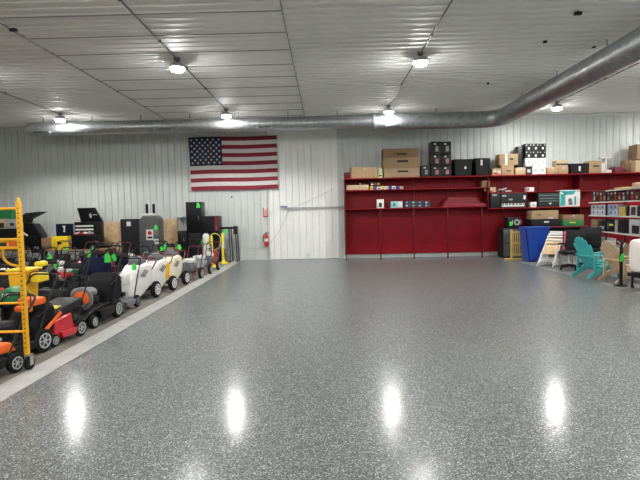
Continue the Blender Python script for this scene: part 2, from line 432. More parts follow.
# --- front row along the aisle, nearest first
o = mower((-3.70, 4.80, 0), 'black and orange mower cut by the left edge, rear wheel beside scaffold caster', black, orange, lgrey, False, charc, .09, .105, R(-14), 1.0, None, fold=.35)
m = MB(); m.prism([(.0, .24), (.02, .34), (.3, .33), (.37, .22)], -.2, .245, 'x', .02); m.build('orange_side_cover', orange, o)
o = mower((-3.81, 5.57, 0), 'black mower with orange lid and orange side bar behind yellow scaffold post', black, black, lgrey, True, charc, .085, .155, R(-12), .92, orange)
m = MB(); m.box((.1, .34, .68), (.26, .24, .1), .035); m.box((.1, .2, .60), (.22, .1, .08), .03); m.build('battery_lid', orange, o)
o = mower((-3.68, 6.33, 0), 'red-decked mower with black top and yellow label, second in the aisle row', redp, black, lgrey, False, black, .1, .15, R(-9), .8, None)
m = MB(); m.prism([(-.30, .12), (-.28, .40), (.12, .46), (.2, .14)], -.24, .262, 'x', .03); m.build('shroud', redp, o)
m = MB(); m.prism([(-.3, .46), (-.26, .53), (.0, .60), (.45, .66), (.5, .52), (.1, .46)], -.24, .24, 'x', .03); m.build('top_cover', charc, o)
m = MB(); m.box((.13, -.1, .588), (.15, .12, .012), .003, rot=Matrix.Rotation(R(14), 3, 'X')); m.build('warning_label', yellow2, o)
o = mower((-3.77, 7.40, 0), 'black mower with round orange front badge, third in the aisle row', black, grey, lgrey, True, black, .085, .13, R(-3), 1.15, badge=orange)
o = mower((-3.70, 8.35, 0), 'grey-decked mower with white and black control panel beside first white machine', grey, white, grey, False, black, .075, .13, R(-4), .86, tagp=(.1, .6, .75))
m = MB(); m.box((0, .12, .62), (.36, .30, .2), .03); m.build('battery_case', white, o)
m = MB(); m.b2(-.13, .13, -.045, -.03, .56, .61); m.b2(-.13, .13, -.045, -.03, .66, .69); m.build('case_stripe', black, o)
# --- white-hooded machines
def hooded(loc, label, accent=None, hood=white, rz=R(-8), s=1.0, tg=False):
    t = empty('wheeled_string_trimmer', loc, label, 'string trimmer', rz, 'white hooded wheeled trimmers'); t.scale = (s, s, s)
    m = MB(); pr = [(-.50, .06), (-.53, .22), (-.47, .42), (-.34, .58), (-.12, .69), (.1, .72), (.2, .66), (.22, .45), (.16, .28), (.02, .2), (-.1, .12), (-.25, .07)]
    m.prism(pr, -.22, .22, 'x', .05)
    for v in m.bm.verts: v.co.x *= .55 + .45 * min(1, max(0, (v.co.y + .5) / .55))
    h = m.build('hood', hood, t)
    m = MB()
    for k in range(3): m.box((.224, -.16 + .05 * k, .55 - .02 * k), (.008, .20, .014), rot=Matrix.Rotation(R(32), 3, 'X'))
    m.build('vent', black, h)
    if accent:
        m = MB(); m.prism([(.0, .28), (.17, .3), (.215, .45), (.19, .64), (.05, .6)], .2, .226, 'x', .004); m.build('side_panel', accent, h)
    m = MB(); m.box((0, .02, .74), (.26, .24, .12), .025); m.lathe([(.1, .8), (.1, .83), (.06, .85)], (0, .02, 0)); m.build('engine', grey, t)
    m = MB(); m.cyl((-.24, .22, .16), (.24, .22, .16), .012); m.box((0, .2, .2), (.3, .12, .08), .01); m.build('axle', charc, t)
    wheel(t, .27, .22, .165, .165, .075, white); wheel(t, -.27, .22, .165, .165, .075, white)
    m = MB(); m.tube(bend([(.2, .1, .5), (.22, .32, .66), (.2, .44, .78), (-.2, .44, .78), (-.22, .32, .66), (-.2, .1, .5)], .08), .014, 8); m.build('handle', maroon, t)
    m = MB(); m.tube(bend([(.17, .1, .68), (.17, .2, .84), (-.17, .24, .84), (-.17, .1, .68)], .08), .011, 8); m.build('control_bar', maroon, t)
    if tg: price_tag(t, (.1, .3, .82), R(20), .9)
    return t
hooded((-3.75, 9.42, 0), 'white-hooded wheeled trimmer with black vent slots, nearest of the three')
hooded((-3.67, 10.24, 0), 'white-hooded wheeled trimmer with yellow side panel, middle of the three', yellow)
hooded((-3.65, 11.15, 0), 'cream-hooded wheeled trimmer with green tag, farthest of the three', None, mat('cream_plastic', (.74, .70, .55), .4), tg=True)
def washer(loc, label, body=grey, frame=maroon, tank=white, rz=R(-6), s=.95, tg=False, name='pressure_washer', group='wheeled engine units', cat='pressure washer'):
    t = empty(name, loc, label, cat, rz, group); t.scale = (s, s, s)
    m = MB(); m.tube(bend([(.2, -.35, .04), (.2, -.3, .2), (.2, .25, .22), (.21, .42, .6), (.2, .5, .86), (-.2, .5, .86), (-.21, .42, .6), (-.2, .25, .22), (-.2, -.3, .2), (-.2, -.35, .04)], .07), .014, 8)
    m.cyl((-.2, -.2, .2), (.2, -.2, .2), .012); m.cyl((-.2, .15, .22), (.2, .15, .22), .012); m.build('frame', frame, t)
    m = MB(); m.box((0, -.05, .33), (.3, .32, .22), .04); m.lathe([(.12, -.24), (.13, -.22), (.13, -.18)], (0, 0, .36), 'y', 18); m.box((.16, 0, .36), (.07, .14, .09), .01); m.build('engine', body, t)
    m = MB(); m.box((0, -.03, .505), (.32, .24, .11), .04); m.cyl((.06, -.03, .55), (.06, -.03, .585), .03); m.build('fuel_tank', tank, t)
    m = MB(); m.cyl((0, .1, .3), (0, .24, .3), .07); m.box((0, .2, .3), (.12, .1, .14), .015); m.build('pump', charc, t)
    wheel(t, .26, .14, .15, .15, .06, lgrey); wheel(t, -.26, .14, .15, .15, .06, lgrey)
    hp = [(.1 + .1 * math.cos(a), .5 + .02 * math.sin(a * 3), .6 + .12 * math.sin(a)) for a in [k * math.pi / 7 for k in range(14)]]
    m = MB(); m.tube(hp, .01, 6, closed=True); m.build('hose', black if tank is white else lgrey, t)
    if tg: price_tag(t, (-.05, -.2, .56), R(20))
    return t
washer((-3.5, 12.2, 0), 'grey engine washer with white tank and maroon frame, nearest of the three', grey)
washer((-3.47, 13.1, 0), 'grey engine washer with white tank and maroon frame, middle of the three', lgrey)
washer((-3.45, 14.0, 0), 'small grey engine washer with maroon frame beside the yellow post', grey, s=.95)
# --- snow throwers, tillers behind the row
def thrower(loc, label, body=black, chute=black, rz=0, s=1.0, tg=True, name='snow_blower', hand=charc, bagged=False):
    t = empty(name, loc, label, 'snow blower', rz, 'snow blowers behind the aisle row'); t.scale = (s, s, s)
    pts = [(-.36, .06), (-.42, .3), (-.36, .44), (-.12, .46), (-.05, .36), (-.05, .08)]
    m = MB(); m.prism(pts, -.30, .30, 'x', .02); au = m.build('auger_housing', body, t)
    m = MB()
    m.b2(-.27, .27, -.45, -.40, .09, .36, .01); m.build('mouth', charc, au)
    m = MB()
    hp = [(-.25 + .5 * k / 40, -.44 + .07 * math.cos(k * .9), .22 + .1 * math.sin(k * .9)) for k in range(41)]
    m.tube(hp, .014, 6); m.cyl((-.27, -.44, .22), (.27, -.44, .22), .02); m.build('auger', body, t)
    m = MB(); m.tube([(0, -.2, .44), (0, -.2, .6), (0, -.23, .74), (0, -.32, .84)], .07, 10, radii=[.085, .075, .075, .085]); m.build('chute', chute, t)
    m = MB(); m.box((0, .12, .38), (.34, .34, .26), .04); m.box((0, .1, .54), (.3, .28, .08), .03); m.box((.14, .05, .6), (.08, .1, .08), .01); m.build('engine', charc, t)
    m = MB(); m.box((-.16, .06, .62), (.12, .14, .08), .02); m.build('muffler', steel, t)
    wheel(t, .27, .12, .17, .17, .1, grey); wheel(t, -.27, .12, .17, .17, .1, grey)
    for x in (.2, -.2):
        m = MB(); m.tube(bend([(x, .25, .3), (x, .4, .8), (x, .56, .9)], .08), .014, 8); m.cyl((x, .5, .88), (x, .62, .92), .02); m.build('handle', hand, t)
    m = MB(); m.box((0, .36, .82), (.4, .05, .12), .01, rot=Matrix.Rotation(R(-20), 3, 'X')); m.build('control_panel', black, t)
    if bagged:
        m = MB(); m.box((0, .42, .5), (.42, .2, .5), .06); m.build('bag', navy, t)
    if tg: price_tag(t, (.08, -.1, .72), R(10), 1.2)
    return t
cols = [('black', black), ('red', redp), ('dark green', mat('dark_green_enamel', (.01, .09, .03), .3, coat=.4)), ('charcoal', charc), ('navy blue', mat('navy_enamel', (.012, .02, .09), .3, coat=.4)), ('orange', orange), ('grey', grey), ('white', white)]
rowtxt = ['second row', 'third row', 'fourth row', 'row farthest from the aisle']
seq = 0
cnt = {}
ordw = ['first', 'second', 'third', 'fourth', 'fifth', 'sixth', 'seventh', 'eighth', 'ninth', 'tenth']
plan = [(-4.72, 8.5, 6, 1.08), (-5.75, 8.3, 6, 1.1), (-6.8, 9.8, 5, 1.1), (-7.9, 11.6, 3, 1.1)]
kinds = [
    ['b', 'm', 'b', 'w', 'm', 'b', 'm', 'w', 'm'],
    ['m', 'b', 'w', 'b', 'm', 'w', 'b'],
    ['b', 'm', 'w', 'm', 'b'],
    ['m', 'b', 'm']]
ci = [[0, 5, 4, 0, 7, 3, 0, 6, 1], [3, 0, 1, 2, 0, 6, 3], [0, 1, 0, 3, 4], [0, 3, 0]]
for r_, (X, Y0, n, dy) in enumerate(plan):
    for k in range(n):
        kd = kinds[r_][k]; cn, cm = cols[ci[r_][k]]
        if r_ == 0 and k == 1: continue
        loc = (X + random.uniform(-.06, .06), Y0 + k * dy + (.04 if k % 2 else 0), 0); rz = R(random.uniform(-9, -3))
        place = '%s in the %s' % (ordw[k], rowtxt[r_])
        tg = random.random() < .5
        if kd == 'b': thrower(loc, '%s snow blower with curved chute%s, %s' % (cn, ', green tag' if tg else '', place), cm, black if k % 2 else cm, rz, .92, tg, bagged=(r_ == 0 and k == 2))
        elif kd == 'm': mower(loc, '%s push mower with looped handle, %s' % (cn, place), cm, [black, redp, grey, white][(k + r_) % 4], lgrey, k % 2 == 0, [black, charc, maroon][(k + r_) % 3], rz=rz, s=.92, tagp=(.1, .5, .72) if tg else None, group='push mowers behind the aisle row')
        else: washer(loc, '%s engine tiller unit on two wheels, %s' % (cn, place), cm, [black, charc, charc][k % 3], [white, redp, black][(k + 1) % 3], rz, 1.0, tg, name='garden_tiller', group='tiller units behind the aisle row', cat='tiller')
# --- wood hoop handle machine in front of the navy bag
Y = 8.0
t = empty('bagging_vacuum', (-4.72, 9.55, 0), 'navy bag leaf vacuum with tall arched dark wood-coloured handle hoop', 'leaf vacuum', R(-8))
t.scale = (.93, .93, .93)
m = MB(); m.tube([(.40 * math.cos(a) , .25, .62 + .42 * math.sin(a)) for a in [R(-10 + 20 * k) for k in range(11)]], .016, 8); m.build('handle', maroon, t)
m = MB(); m.prism([(-.1, .2), (.25, .15), (.42, .5), (.35, .85), (.1, .9), (-.12, .6)], -.26, .26, 'x', .06); m.build('bag', navy, t)
m = MB(); m.box((0, -.2, .3), (.4, .36, .22), .05); m.lathe([(.13, .4), (.12, .5), (.05, .53)], (0, -.2, 0)); m.build('engine', black, t)
for x in (.26, -.26):
    wheel(t, x, -.3, .1, .1, .05, grey); wheel(t, x, .25, .14, .14, .05, grey)
price_tag(t, (.32, .1, .78), R(10), 1.4)
# --- yellow hopper machine behind the scaffold
hx0, hx1 = WX(3, 7.1), WX(21, 7.1); zt, zb = WZ(272, hx0, 7.1), WZ(303, hx0, 7.1)
t = empty('wood_chipper', ((hx0 + hx1) / 2, 7.3, 0), 'yellow wood chipper with tapered hopper behind the yellow scaffold', 'wood chipper')
w2 = (hx1 - hx0) / 2
m = MB(); m.prism([(-w2, zt), (w2, zt), (w2 * .75, zb), (-w2 * .75, zb)], -.18, .18, 'y', .03); m.build('hopper', yellow, t)
m = MB(); m.b2(-w2 - .02, w2 + .05, -.2, .2, zt, zt + .035, .015); m.build('hopper_rim', yellow2, t)
m = MB(); m.box((.28, 0, .95), (.12, .2, .08), .035); m.prism([(.18, .68), (.32, .68), (.32, .82), (.18, .82)], -.12, .12, 'y', .01); m.build('discharge_hood', yellow2, t)
m = MB(); m.box((0, 0, zb - .16), (.34, .3, .34), .04); m.cyl((-.25, .1, .12), (.25, .1, .12), .012); m.b2(-.03, .03, -.03, .03, .1, zb - .3); m.build('engine', charc, t)
wheel(t, .26, .1, .15, .15, .07, grey); wheel(t, -.26, .1, .15, .15, .07, grey)
m = MB(); m.b2(-.03, .03, -.24, -.2, 0, .25); m.b2(-.06, .06, -.26, -.18, 0, .02); m.build('foot', charc, t)
gx = WX(5, 6.4)
t = empty('green_fuel_drum', (gx, 6.5, 0), 'round green plastic drum on a black stand behind the scaffold', 'drum')
m = MB(); m.lathe([(.06, -.17), (.11, -.15), (.125, 0), (.11, .15), (.06, .17)], (0, 0, .60), 'y', 20); m.build('drum_body', green, t)
m = MB(); m.b2(-.14, -.1, -.1, .1, 0, .5, .005); m.b2(.1, .14, -.1, .1, 0, .5, .005); m.b2(-.14, .14, -.1, .1, .44, .48, .005); m.build('stand', black, t)
m = MB(); m.b2(-.05, -.01, -.176, -.17, .60, .65); m.b2(.0, .035, -.176, -.17, .60, .65); m.build('mark', white, t)
t['label'] = 'round green plastic drum on a black stand behind the scaffold'; t.name = 'plastic_drum'
# --- yellow rolling scaffold
Ys = 5.12; xp = WX(27.5, Ys, .1)
t = empty('rolling_scaffold', (xp - .4, Ys, 0), 'yellow rolling scaffold end frame with caster at left edge', 'scaffold')
xo = .4
ztop = WZ(202, xp, Ys)
for x in (xo, -.4):
    m = MB(); m.b2(x - .024, x + .024, -.02, .02, .15, ztop, .004); m.lathe([(.018, ztop), (.014, ztop + .04), (.006, ztop + .05)], (x, 0, 0), seg=10); p_ = m.build('post', yellow, t)
    m = MB()
    z = .25
    while z < ztop - .05: m.cyl((x, -.0205, z), (x, -.0222, z), .008, seg=8); z += .052
    m.build('pin_hole', ink, p_)
    c = MB(); c.lathe([(.02, -.02), (.068, -.02), (.072, 0), (.068, .02), (.02, .02)], (0, 0, 0), 'x', 18); cw = c.build('caster', rubber, t, (x + .02, .0, .072))
    c = MB(); c.b2(-.03, -.024, -.03, .03, -.02, .09, .002); c.b2(.024, .03, -.03, .03, -.02, .09, .002); c.b2(-.03, .03, -.035, .035, .085, .1); c.cyl((-.03, 0, 0), (.03, 0, 0), .012); c.build('caster_fork', steel, cw)
def bar(py, r=.014): 
    z = WZ(py, xp, Ys); m = MB(); m.cyl((-.4, 0, z), (xo, 0, z), r, seg=10); m.build('rung', yellow, t); return z
bar(208.5); bar(273.5, .016); bar(303, .012); bar(331.5, .014)
za, zb_ = WZ(238, xp, Ys), WZ(249, xp, Ys)
m = MB(); m.b2(-.38, xo - .02, -.02, .02, za - .03, za, .004); m.b2(-.38, xo - .02, -.02, .02, zb_, zb_ + .025, .004); m.b2(-.38, xo - .02, -.008, .008, zb_ + .02, za - .02); b_ = m.build('beam', yellow, t)
m = MB(); m.b2(-.02, .25, -.012, -.0085, zb_ + .035, za - .045); m.build('maker_label', ink, b_)
m = MB(); m.b2(.28, .36, -.012, -.0085, zb_ + .03, za - .035); m.build('warning_label', orange, b_)
m = MB(); m.tube(bend([(.20, 0, zb_), (.2, 0, zb_ - .1), (.26, 0, zb_ - .16), (xo, 0, WZ(267, xp, Ys))], .05), .014, 8); m.build('brace', yellow, t)
# ================================================================ things along the back wall, left
def ppx(px0, px1, pt, pb, Y):
    x0, x1 = WX(px0, Y), WX(px1, Y); xm_ = (x0 + x1) / 2
    return x0, x1, WZ(pb, xm_, Y), WZ(pt, xm_, Y)
BZ = .60
# workbenches
for k, (pa, pb_, wd) in enumerate(((-26, 41, 'under the open grill and grey boxes'), (41, 103, 'under the yellow case and black chest'))):
    x0, x1 = WX(pa, 15.5), WX(pb_, 15.5)
    t = empty('workbench', ((x0 + x1) / 2, 16.0, 0), 'low dark workbench along the back wall ' + wd, 'workbench', group='low workbenches'); h_ = (x1 - x0) / 2 - .01
    m = MB(); m.b2(-h_, h_, -.5, .5, BZ - .04, BZ, .005); m.build('worktop', cardd, t)
    for sx in (-1, 1):
        for sy in (-1, 1): m = MB(); m.box((sx * (h_ - .06), sy * .43, (BZ - .04) / 2), (.06, .06, BZ - .04)); m.build('leg', charc, t)
    m = MB(); m.b2(-h_ + .05, h_ - .05, -.4, .4, .15, .18); m.build('lower_shelf', charc, t)
# yellow case with black lid
x0, x1, z0, z1 = ppx(50, 67, 236.5, 250, 15.65); z0 = BZ
t = empty('tool_case', ((x0 + x1) / 2, 15.85, z0), 'yellow tool case with upright black lid on the workbench', 'tool case'); w2 = (x1 - x0) / 2; h = z1 - z0
m = MB(); m.b2(-w2, w2, -.2, .2, 0, h, .02); m.build('case_body', yellow2, t)
zt = WZ(224, x0, 15.9) - z0
m = MB(); m.b2(-w2, w2, .1, .2, h, zt, .02); ld = m.build('lid', black, t)
m = MB(); m.b2(-w2 + .02, w2 - .02, .09, .1, h + .02, zt - .02); m.build('lid_lining', navy, ld)
m = MB(); m.prism([(-.02, h + .14), (.03, h + .13), (.04, h + .26), (.06, h + .34), (-.05, h + .34), (.0, h + .26)], .08, .09, 'y'); m.build('lid_mark', white, ld)
m = MB(); m.b2(-.09, .06, -.206, -.2, h * .4, h * .62); m.build('latch', black, t)
# black chest with raised lid
x0, x1, z0, z1 = ppx(70.5, 96, 222, 252, 15.6); z0 = BZ; w2 = (x1 - x0) / 2; h = z1 - z0
t = empty('tool_chest', ((x0 + x1) / 2, 15.85, z0), 'black tool chest with raised tilted lid and white drawer fronts', 'tool chest')
m = MB(); m.b2(-w2, w2, -.05, .28, 0, h, .01); m.b2(-w2, w2, -.28, .0, 0, h * .52, .01); m.build('chest_body', blackm, t)
for k in range(3):
    m = MB(); zz = h * .56 + k * .115; m.b2(-w2 + .05, .22, -.075, -.05, zz, zz + .05, .004); m.build('drawer', white, t)
m = MB(); m.b2(-w2 + .02, w2 - .12, -.26, -.06, h * .52, h * .56); m.build('tray', maroon, t)
for k, c_ in enumerate((white, redp, white, lgrey)):
    m = MB(); m.box((-w2 + .16 + k * .14, -.17, h * .56 + .03), (.12, .14, .05), .006, rot=Matrix.Rotation(R(15 * (k - 1)), 3, 'Y')); m.build('small_parts_box', c_, t)
xt0, xt1 = WX(75, 15.9) - t.location.x, WX(91.5, 15.9) - t.location.x; ztl = WZ(208, x0, 15.9) - z0
m = MB(); m.prism([(xt0 + .12, h - .01), (w2, h - .01), (xt1 + .04, ztl), (xt0, ztl)], .2, .28, 'y', .006); ld = m.build('lid', blackm, t)
m = MB(); m.prism([(.0, h + .14), (.05, h + .12), (.07, h + .22), (.03, h + .26), (.045, h + .3), (-.02, h + .24)], .185, .2, 'y'); m.b2(.1, .24, .19, .2, h + .22, h + .245); m.build('lid_mark', lgrey, ld)
# open black grill at left
x0, x1, z0, z1 = ppx(22, 38, 224, 238, 15.6); z0 = BZ; w2 = (x1 - x0) / 2
t = empty('barbecue_grill', ((x0 + x1) / 2, 15.85, z0), 'black barbecue grill with open pointed hood on the workbench', 'grill'); h = z1 - z0
m = MB(); m.prism([(-w2, h * .55), (w2 + .05, h * .5), (w2 - .2, h), (-w2, h + .05)], -.2, .2, 'y', .01); m.b2(-w2, w2, -.22, .2, .12, h * .55, .01); m.build('firebox', blackm, t)
for sx in (-1, 1): m = MB(); m.b2(sx * w2 * .8 - .02, sx * w2 * .8 + .02, -.18, .18, 0, .14); m.build('leg', charc, t)
zt = WZ(212, x0, 15.8) - z0
m = MB(); m.prism([(-w2 - .1, h + .1), (-w2 + .05, h), (-w2 + .1, h + .16), (w2 + .08, zt + .0), (w2 - .1, zt - .01), (-w2 + .1, zt - .03), (-w2 - .1, zt - .14)], -.18, .2, 'y', .005); m.build('hood', charc, t)
m = MB(); m.box((-w2 + .05, -.215, h * .62), (.2, .02, .05), rot=Matrix.Rotation(R(35), 3, 'Y')); m.build('handle', white, t)
# boxes at the extreme left
def cbox(x0, x1, yf, d, z0, z1, label, m_=None, name='cardboard_box', cat='box', group=None, tp=True, mark=None, bev=.006, marks=(), mm=ink, rz=0, tapemat=None):
    m_ = m_ or card; cx, w = (x0 + x1) / 2, (x1 - x0) / 2; h = z1 - z0; b = MB()
    b.b2(-w, w, 0, d, 0, h, bev)
    if tp: b.b2(-.025, .025, -.002, d + .002, h - .001, h + .001, mi=1); b.b2(-.025, .025, -.002, .004, h * .72, h, mi=1)
    if mark: u0, u1, v0, v1 = mark; b.b2(-w + 2 * w * u0, -w + 2 * w * u1, -.003, .004, h * v0, h * v1, mi=2)
    for (u0, u1, v0, v1, k) in marks: b.b2(-w + 2 * w * u0, -w + 2 * w * u1, -.004, .004, h * v0, h * v1, mi=3 + k)
    o = b.build(name, [m_, tapemat or tapem, mm, white, redp, greent, lgrey, yellow2], None, (cx, yf, z0), rz)
    return tag(o, label, cat, group)
x0, x1, z0, z1 = ppx(-22, 21, 229, 238, 15.65); cbox(x0, x1, 15.65, .6, BZ, z1, 'wide black case on the workbench below the grey boxes', black, 'storage_case', 'case', tp=False, marks=((.55, .75, .5, .56, 0),))
zc = z1
x0, x1, _, z1 = ppx(-12, 5, 219, 229, 15.7); cbox(x0, x1, 15.72, .4, zc, z1, 'grey-beige box with dark square mark, left of the two', cardl, mark=(.6, .9, .1, .6), tp=False)
x0, x1, _, z1 = ppx(5.5, 16.5, 219, 229, 15.7); cbox(x0, x1, 15.72, .4, zc, z1, 'grey-beige box right behind the scaffold post, right of the two', lgrey, mark=(.35, .7, .3, .6), tp=False)
x0, x1, _, z2 = ppx(-10, 8.5, 210, 219, 15.7)
o = tag((lambda m: (m.prism([(-.4, 0), (.25, 0), (.33, z2 - z1), (-.4, z2 - z1)], 0, .35, 'y', .01), m)[1])(MB()).build('storage_tub', green, None, (x0 + .4, 15.74, z1 + .002)), 'green tub with slanted side on the grey-beige boxes', 'tub')
x0, x1, _, z1 = ppx(40, 49, 238, 250, 15.6); cbox(x0, x1, 15.6, .4, BZ, z1, 'dark brown box left of the yellow tool case', cardd, tp=False)
x0, x1, _, z1 = ppx(67.5, 73, 240, 250, 15.6); cbox(x0, x1, 15.6, .3, BZ, z1, 'narrow dark box between yellow case and black chest', cardd, tp=False)
# plywood sheets
def leaning(px0, px1, pt, label):
    x0, x1, _, z1 = ppx(px0, px1, pt, 255, 16.6); m = MB(); m.b2(x0, x1, 16.55, 16.57, 0, z1)
    o = m.build('plywood_sheet', ply); tag(o, label, 'plywood', 'plywood sheets on the back wall')
    o.data.transform(Matrix.Translation((0, 0.09, 0)) ); return o
leaning(99.5, 121, 222, 'bare plywood sheet between black chest and dark cabinet')
leaning(163, 176.3, 219, 'narrow bare plywood sheet right of the rounded grey cabinet')
# dark cabinet and rounded grey cabinet
x0, x1, _, z1 = ppx(120, 140, 219, 255, 16.2)
t = empty('metal_cabinet', ((x0 + x1) / 2, 16.4, 0), 'flat dark grey cabinet with small white sticker beside plywood', 'cabinet'); w2 = (x1 - x0) / 2
m = MB(); m.b2(-w2, w2, -.2, .2, 0, z1, .01); m.build('cabinet_body', charc, t)
m = MB(); m.b2(-w2 + .02, w2 - .02, -.215, -.2, .08, z1 - .03, .005); dr = m.build('door', charc, t)
m = MB(); m.b2(-w2 + .22, -w2 + .36, -.219, -.215, z1 - .24, z1 - .09); m.build('sticker', white, dr)
m = MB(); m.b2(w2 - .3, w2 - .28, -.235, -.215, z1 - .8, z1 - .62); m.build('handle', black, dr)
x0, x1, _, z1 = ppx(138, 158.5, 215.5, 258, 15.7)
t = empty('water_heater', ((x0 + x1) / 2, 15.95, 0), 'rounded dark grey heater cabinet with two black pipes on top', 'heater'); w2 = (x1 - x0) / 2
dg = mat('dark_grey_enamel', (.075, .078, .082), .35, coat=.3)
m = MB(); m.prism([(-w2, 0), (w2, 0), (w2, z1 - .12), (w2 - .1, z1), (-w2 + .14, z1), (-w2, z1 - .16)], -.25, .25, 'y', .06); bd = m.build('heater_body', dg, t)
m = MB(); m.box((-.05, 0, z1 + .03), (.42, .35, .07), .02); m.build('top_cap', white, t)
for x in (-.13, .1): m = MB(); m.cyl((x, 0, z1 + .06), (x, 0, z1 + .38), .042); m.build('pipe', black, t)
def st(px0, px1, pt, pb, mt, nm='sticker'):
    a, b_, c, d = ppx(px0, px1, pt, pb, 15.7); m = MB(); m.b2(a - t.location.x, b_ - t.location.x, -.258, -.25, c, d); return m.build(nm, mt, bd)
s_ = st(145.5, 152.5, 229.5, 240, white, 'notice'); st(152.8, 157.6, 239, 244, white); st(153, 157, 230, 236, grey)
a, b_, c, d = ppx(147.3, 151, 231, 235, 15.7); m = MB(); m.lathe([(.07, -.264), (.07, -.258)], ((a + b_) / 2 - t.location.x, 0, (c + d) / 2), 'y', 16); m.build('red_symbol', redp, s_)
a, b_, c, d = ppx(146.5, 151.8, 236.5, 238.5, 15.7); m = MB(); m.b2(a - t.location.x, b_ - t.location.x, -.262, -.258, c, d); m.build('print', ink, s_)
a, b_, c, d = ppx(153.5, 157, 224, 230, 15.7); price_tag(t, ((a + b_) / 2 - t.location.x, -.262, c), 0, 1.2)
# tall black cabinet etc.
def cabinet(px0, px1, pt, Yf, d, label, body, door=None, tagpos=None, split=1, name='storage_cabinet', zb=0, hm=grey):
    x0, x1, _, z1 = ppx(px0, px1, pt, 255, Yf); w = (x1 - x0) / 2
    t = empty(name, ((x0 + x1) / 2, Yf + d / 2, zb), label, 'cabinet'); h = z1 - zb
    m = MB(); m.b2(-w, w, -d / 2, d / 2, 0, h, .01); m.build('cabinet_body', body, t)
    for k in range(split):
        z0_, z1_ = .05 + (h - .07) * k / split, .03 + (h - .07) * (k + 1) / split
        m = MB(); m.b2(-w + .02, w - .02, -d / 2 - .016, -d / 2, z0_, z1_, .004); dd = m.build('door', door or body, t)
        m = MB(); m.b2(w - .09, w - .07, -d / 2 - .035, -d / 2 - .016, (z0_ + z1_) / 2 - .07, (z0_ + z1_) / 2 + .07); m.build('handle', hm, dd)
    if tagpos: price_tag(t, tagpos, 0, 1.2)
    return t
c1 = cabinet(186, 201, 202, 16.1, .55, 'tall black two-door cabinet, highest thing against left back wall', blackm, blackm, (.17, -.3, 1.88), 2)
c2 = cabinet(201.5, 218.5, 216, 16.1, .5, 'black cabinet with dark red side strip right of tall black one', blackm, blackm, None, 2)
x0, x1, _, z1 = ppx(214.5, 218.2, 216, 255, 16.1); m = MB(); m.b2(x0 - c2.location.x, x1 - c2.location.x, -.275, -.265, z1 - .5, z1 - .02); m.build('side_strip', maroon, c2)
x0, x1, _, z1 = ppx(198.8, 202, 216.5, 222, 16.0)
c3 = cabinet(176.8, 185.5, 231, 16.0, .4, 'short black cabinet between plywood and tall black cabinet', charc, black, None, 2)
x0, x1, _, z1 = ppx(178.5, 186, 214, 228, 16.5)
t = empty('wall_shelf', ((x0 + x1) / 2 - .1, YW - .15, WZ(217, x0, 16.6)), 'small light grey wall shelf left of the tall black cabinet', 'shelf')
m = MB(); m.b2(-.22, .22, -.13, .12, -.02, .0); m.build('shelf_board', lgrey, t); m = MB(); m.prism([(.12, 0), (-.1, -.02), (.12, -.25)], -.01, .01, 'x'); m.build('bracket', lgrey, t)
x0, x1, _, z1 = ppx(187, 200.5, 239, 250, 15.6)
t = empty('storage_tote', ((x0 + x1) / 2, 15.72, 0), 'black tote with grey lid in front of the tall cabinet', 'tote'); w2 = (x1 - x0) / 2
m = MB(); m.prism([(-w2 + .03, 0), (w2 - .03, 0), (w2, z1 - .04), (-w2, z1 - .04)], -.2, .2, 'y', .02); m.build('tote_body', black, t)
m = MB(); m.b2(-w2 - .01, w2 + .01, -.215, .215, z1 - .045, z1, .012); m.build('lid', charc, t)
x0, x1, z0, z1 = ppx(200.8, 208, 232, 247, 15.6)
t = empty('sprayer_tank', ((x0 + x1) / 2, 15.7, 0), 'white plastic sprayer tank with black cap beside black tote', 'sprayer')
m = MB(); m.lathe([(.06, 0), (.125, .02), (.13, .3), (.12, z0 + .1), (.12, z1 - .2), (.10, z1 - .1), (.045, z1 - .04)], seg=20); m.build('tank', white, t)
m = MB(); m.cyl((0, 0, z1 - .05), (0, 0, z1 + .0), .05); m.build('cap', black, t)
m = MB(); m.tube(bend([(.03, -.02, z1 - .03), (.16, -.1, z1 - .1), (.17, -.14, z1 - .45), (.13, -.16, z1 - .6)], .1), .012, 6); m.build('hose', black, t)
price_tag(t, (-.12, -.14, z1 - .42), 0, 1.1)
# yellow posts, hose, red toolbox, black stand
def ypost(px, pyb, pyt, label):
    Yp = F_PX * 1.65 / (pyb - (212 - .0205 * (px - 325))); x = WX(px, Yp, 0); zt = WZ(pyt, x, Yp)
    t = empty('warning_post', (x, Yp, 0), label, 'post', group='yellow plastic posts')
    m = MB(); m.lathe([(.15, 0), (.155, .02), (.12, .05), (.06, .10), (.04, .2), (.035, .3)], seg=20); m.build('base', yellow2, t)
    m = MB(); m.lathe([(.036, .28), (.036, zt - .03), (.02, zt)], seg=14); m.build('post', yellow2, t)
    m = MB(); m.lathe([(.0375, zt * .52), (.0375, zt * .66)], seg=14); m.build('reflective_band', white, t); return t
ypost(212.5, 267.5, 236, 'yellow plastic post left of the red toolbox')
yp = ypost(223.5, 264, 233, 'yellow plastic post with white band left of black stand')
Yp = yp.location.y
x0 = WX(215.5, Yp - .1, 1); zc = WZ(241, x0, Yp)
m = MB(); n_ = 60
m.tube([(x0 + (.2 + .01 * math.sin(k)) * math.cos(k * 2 * math.pi / 30), Yp - .22 + .05 * math.sin(k * .21) - .0012 * k, zc + .26 * math.sin(k * 2 * math.pi / 30)) for k in range(n_)] , .012, 6)
m.tube(bend([(x0 + .18, Yp - .22, zc - .1), (x0 + .22, Yp - .2, zc - .4), (x0 + .2, Yp - .18, .02)], .1), .012, 6)
tag(m.build('garden_hose', mat('yellow_green_hose', (.5, .55, .1), .5)), 'coiled yellow-green hose hanging between the two yellow posts', 'hose')
x0, x1, z0, z1 = ppx(211.5, 217.5, 247, 266, Yp - .1)
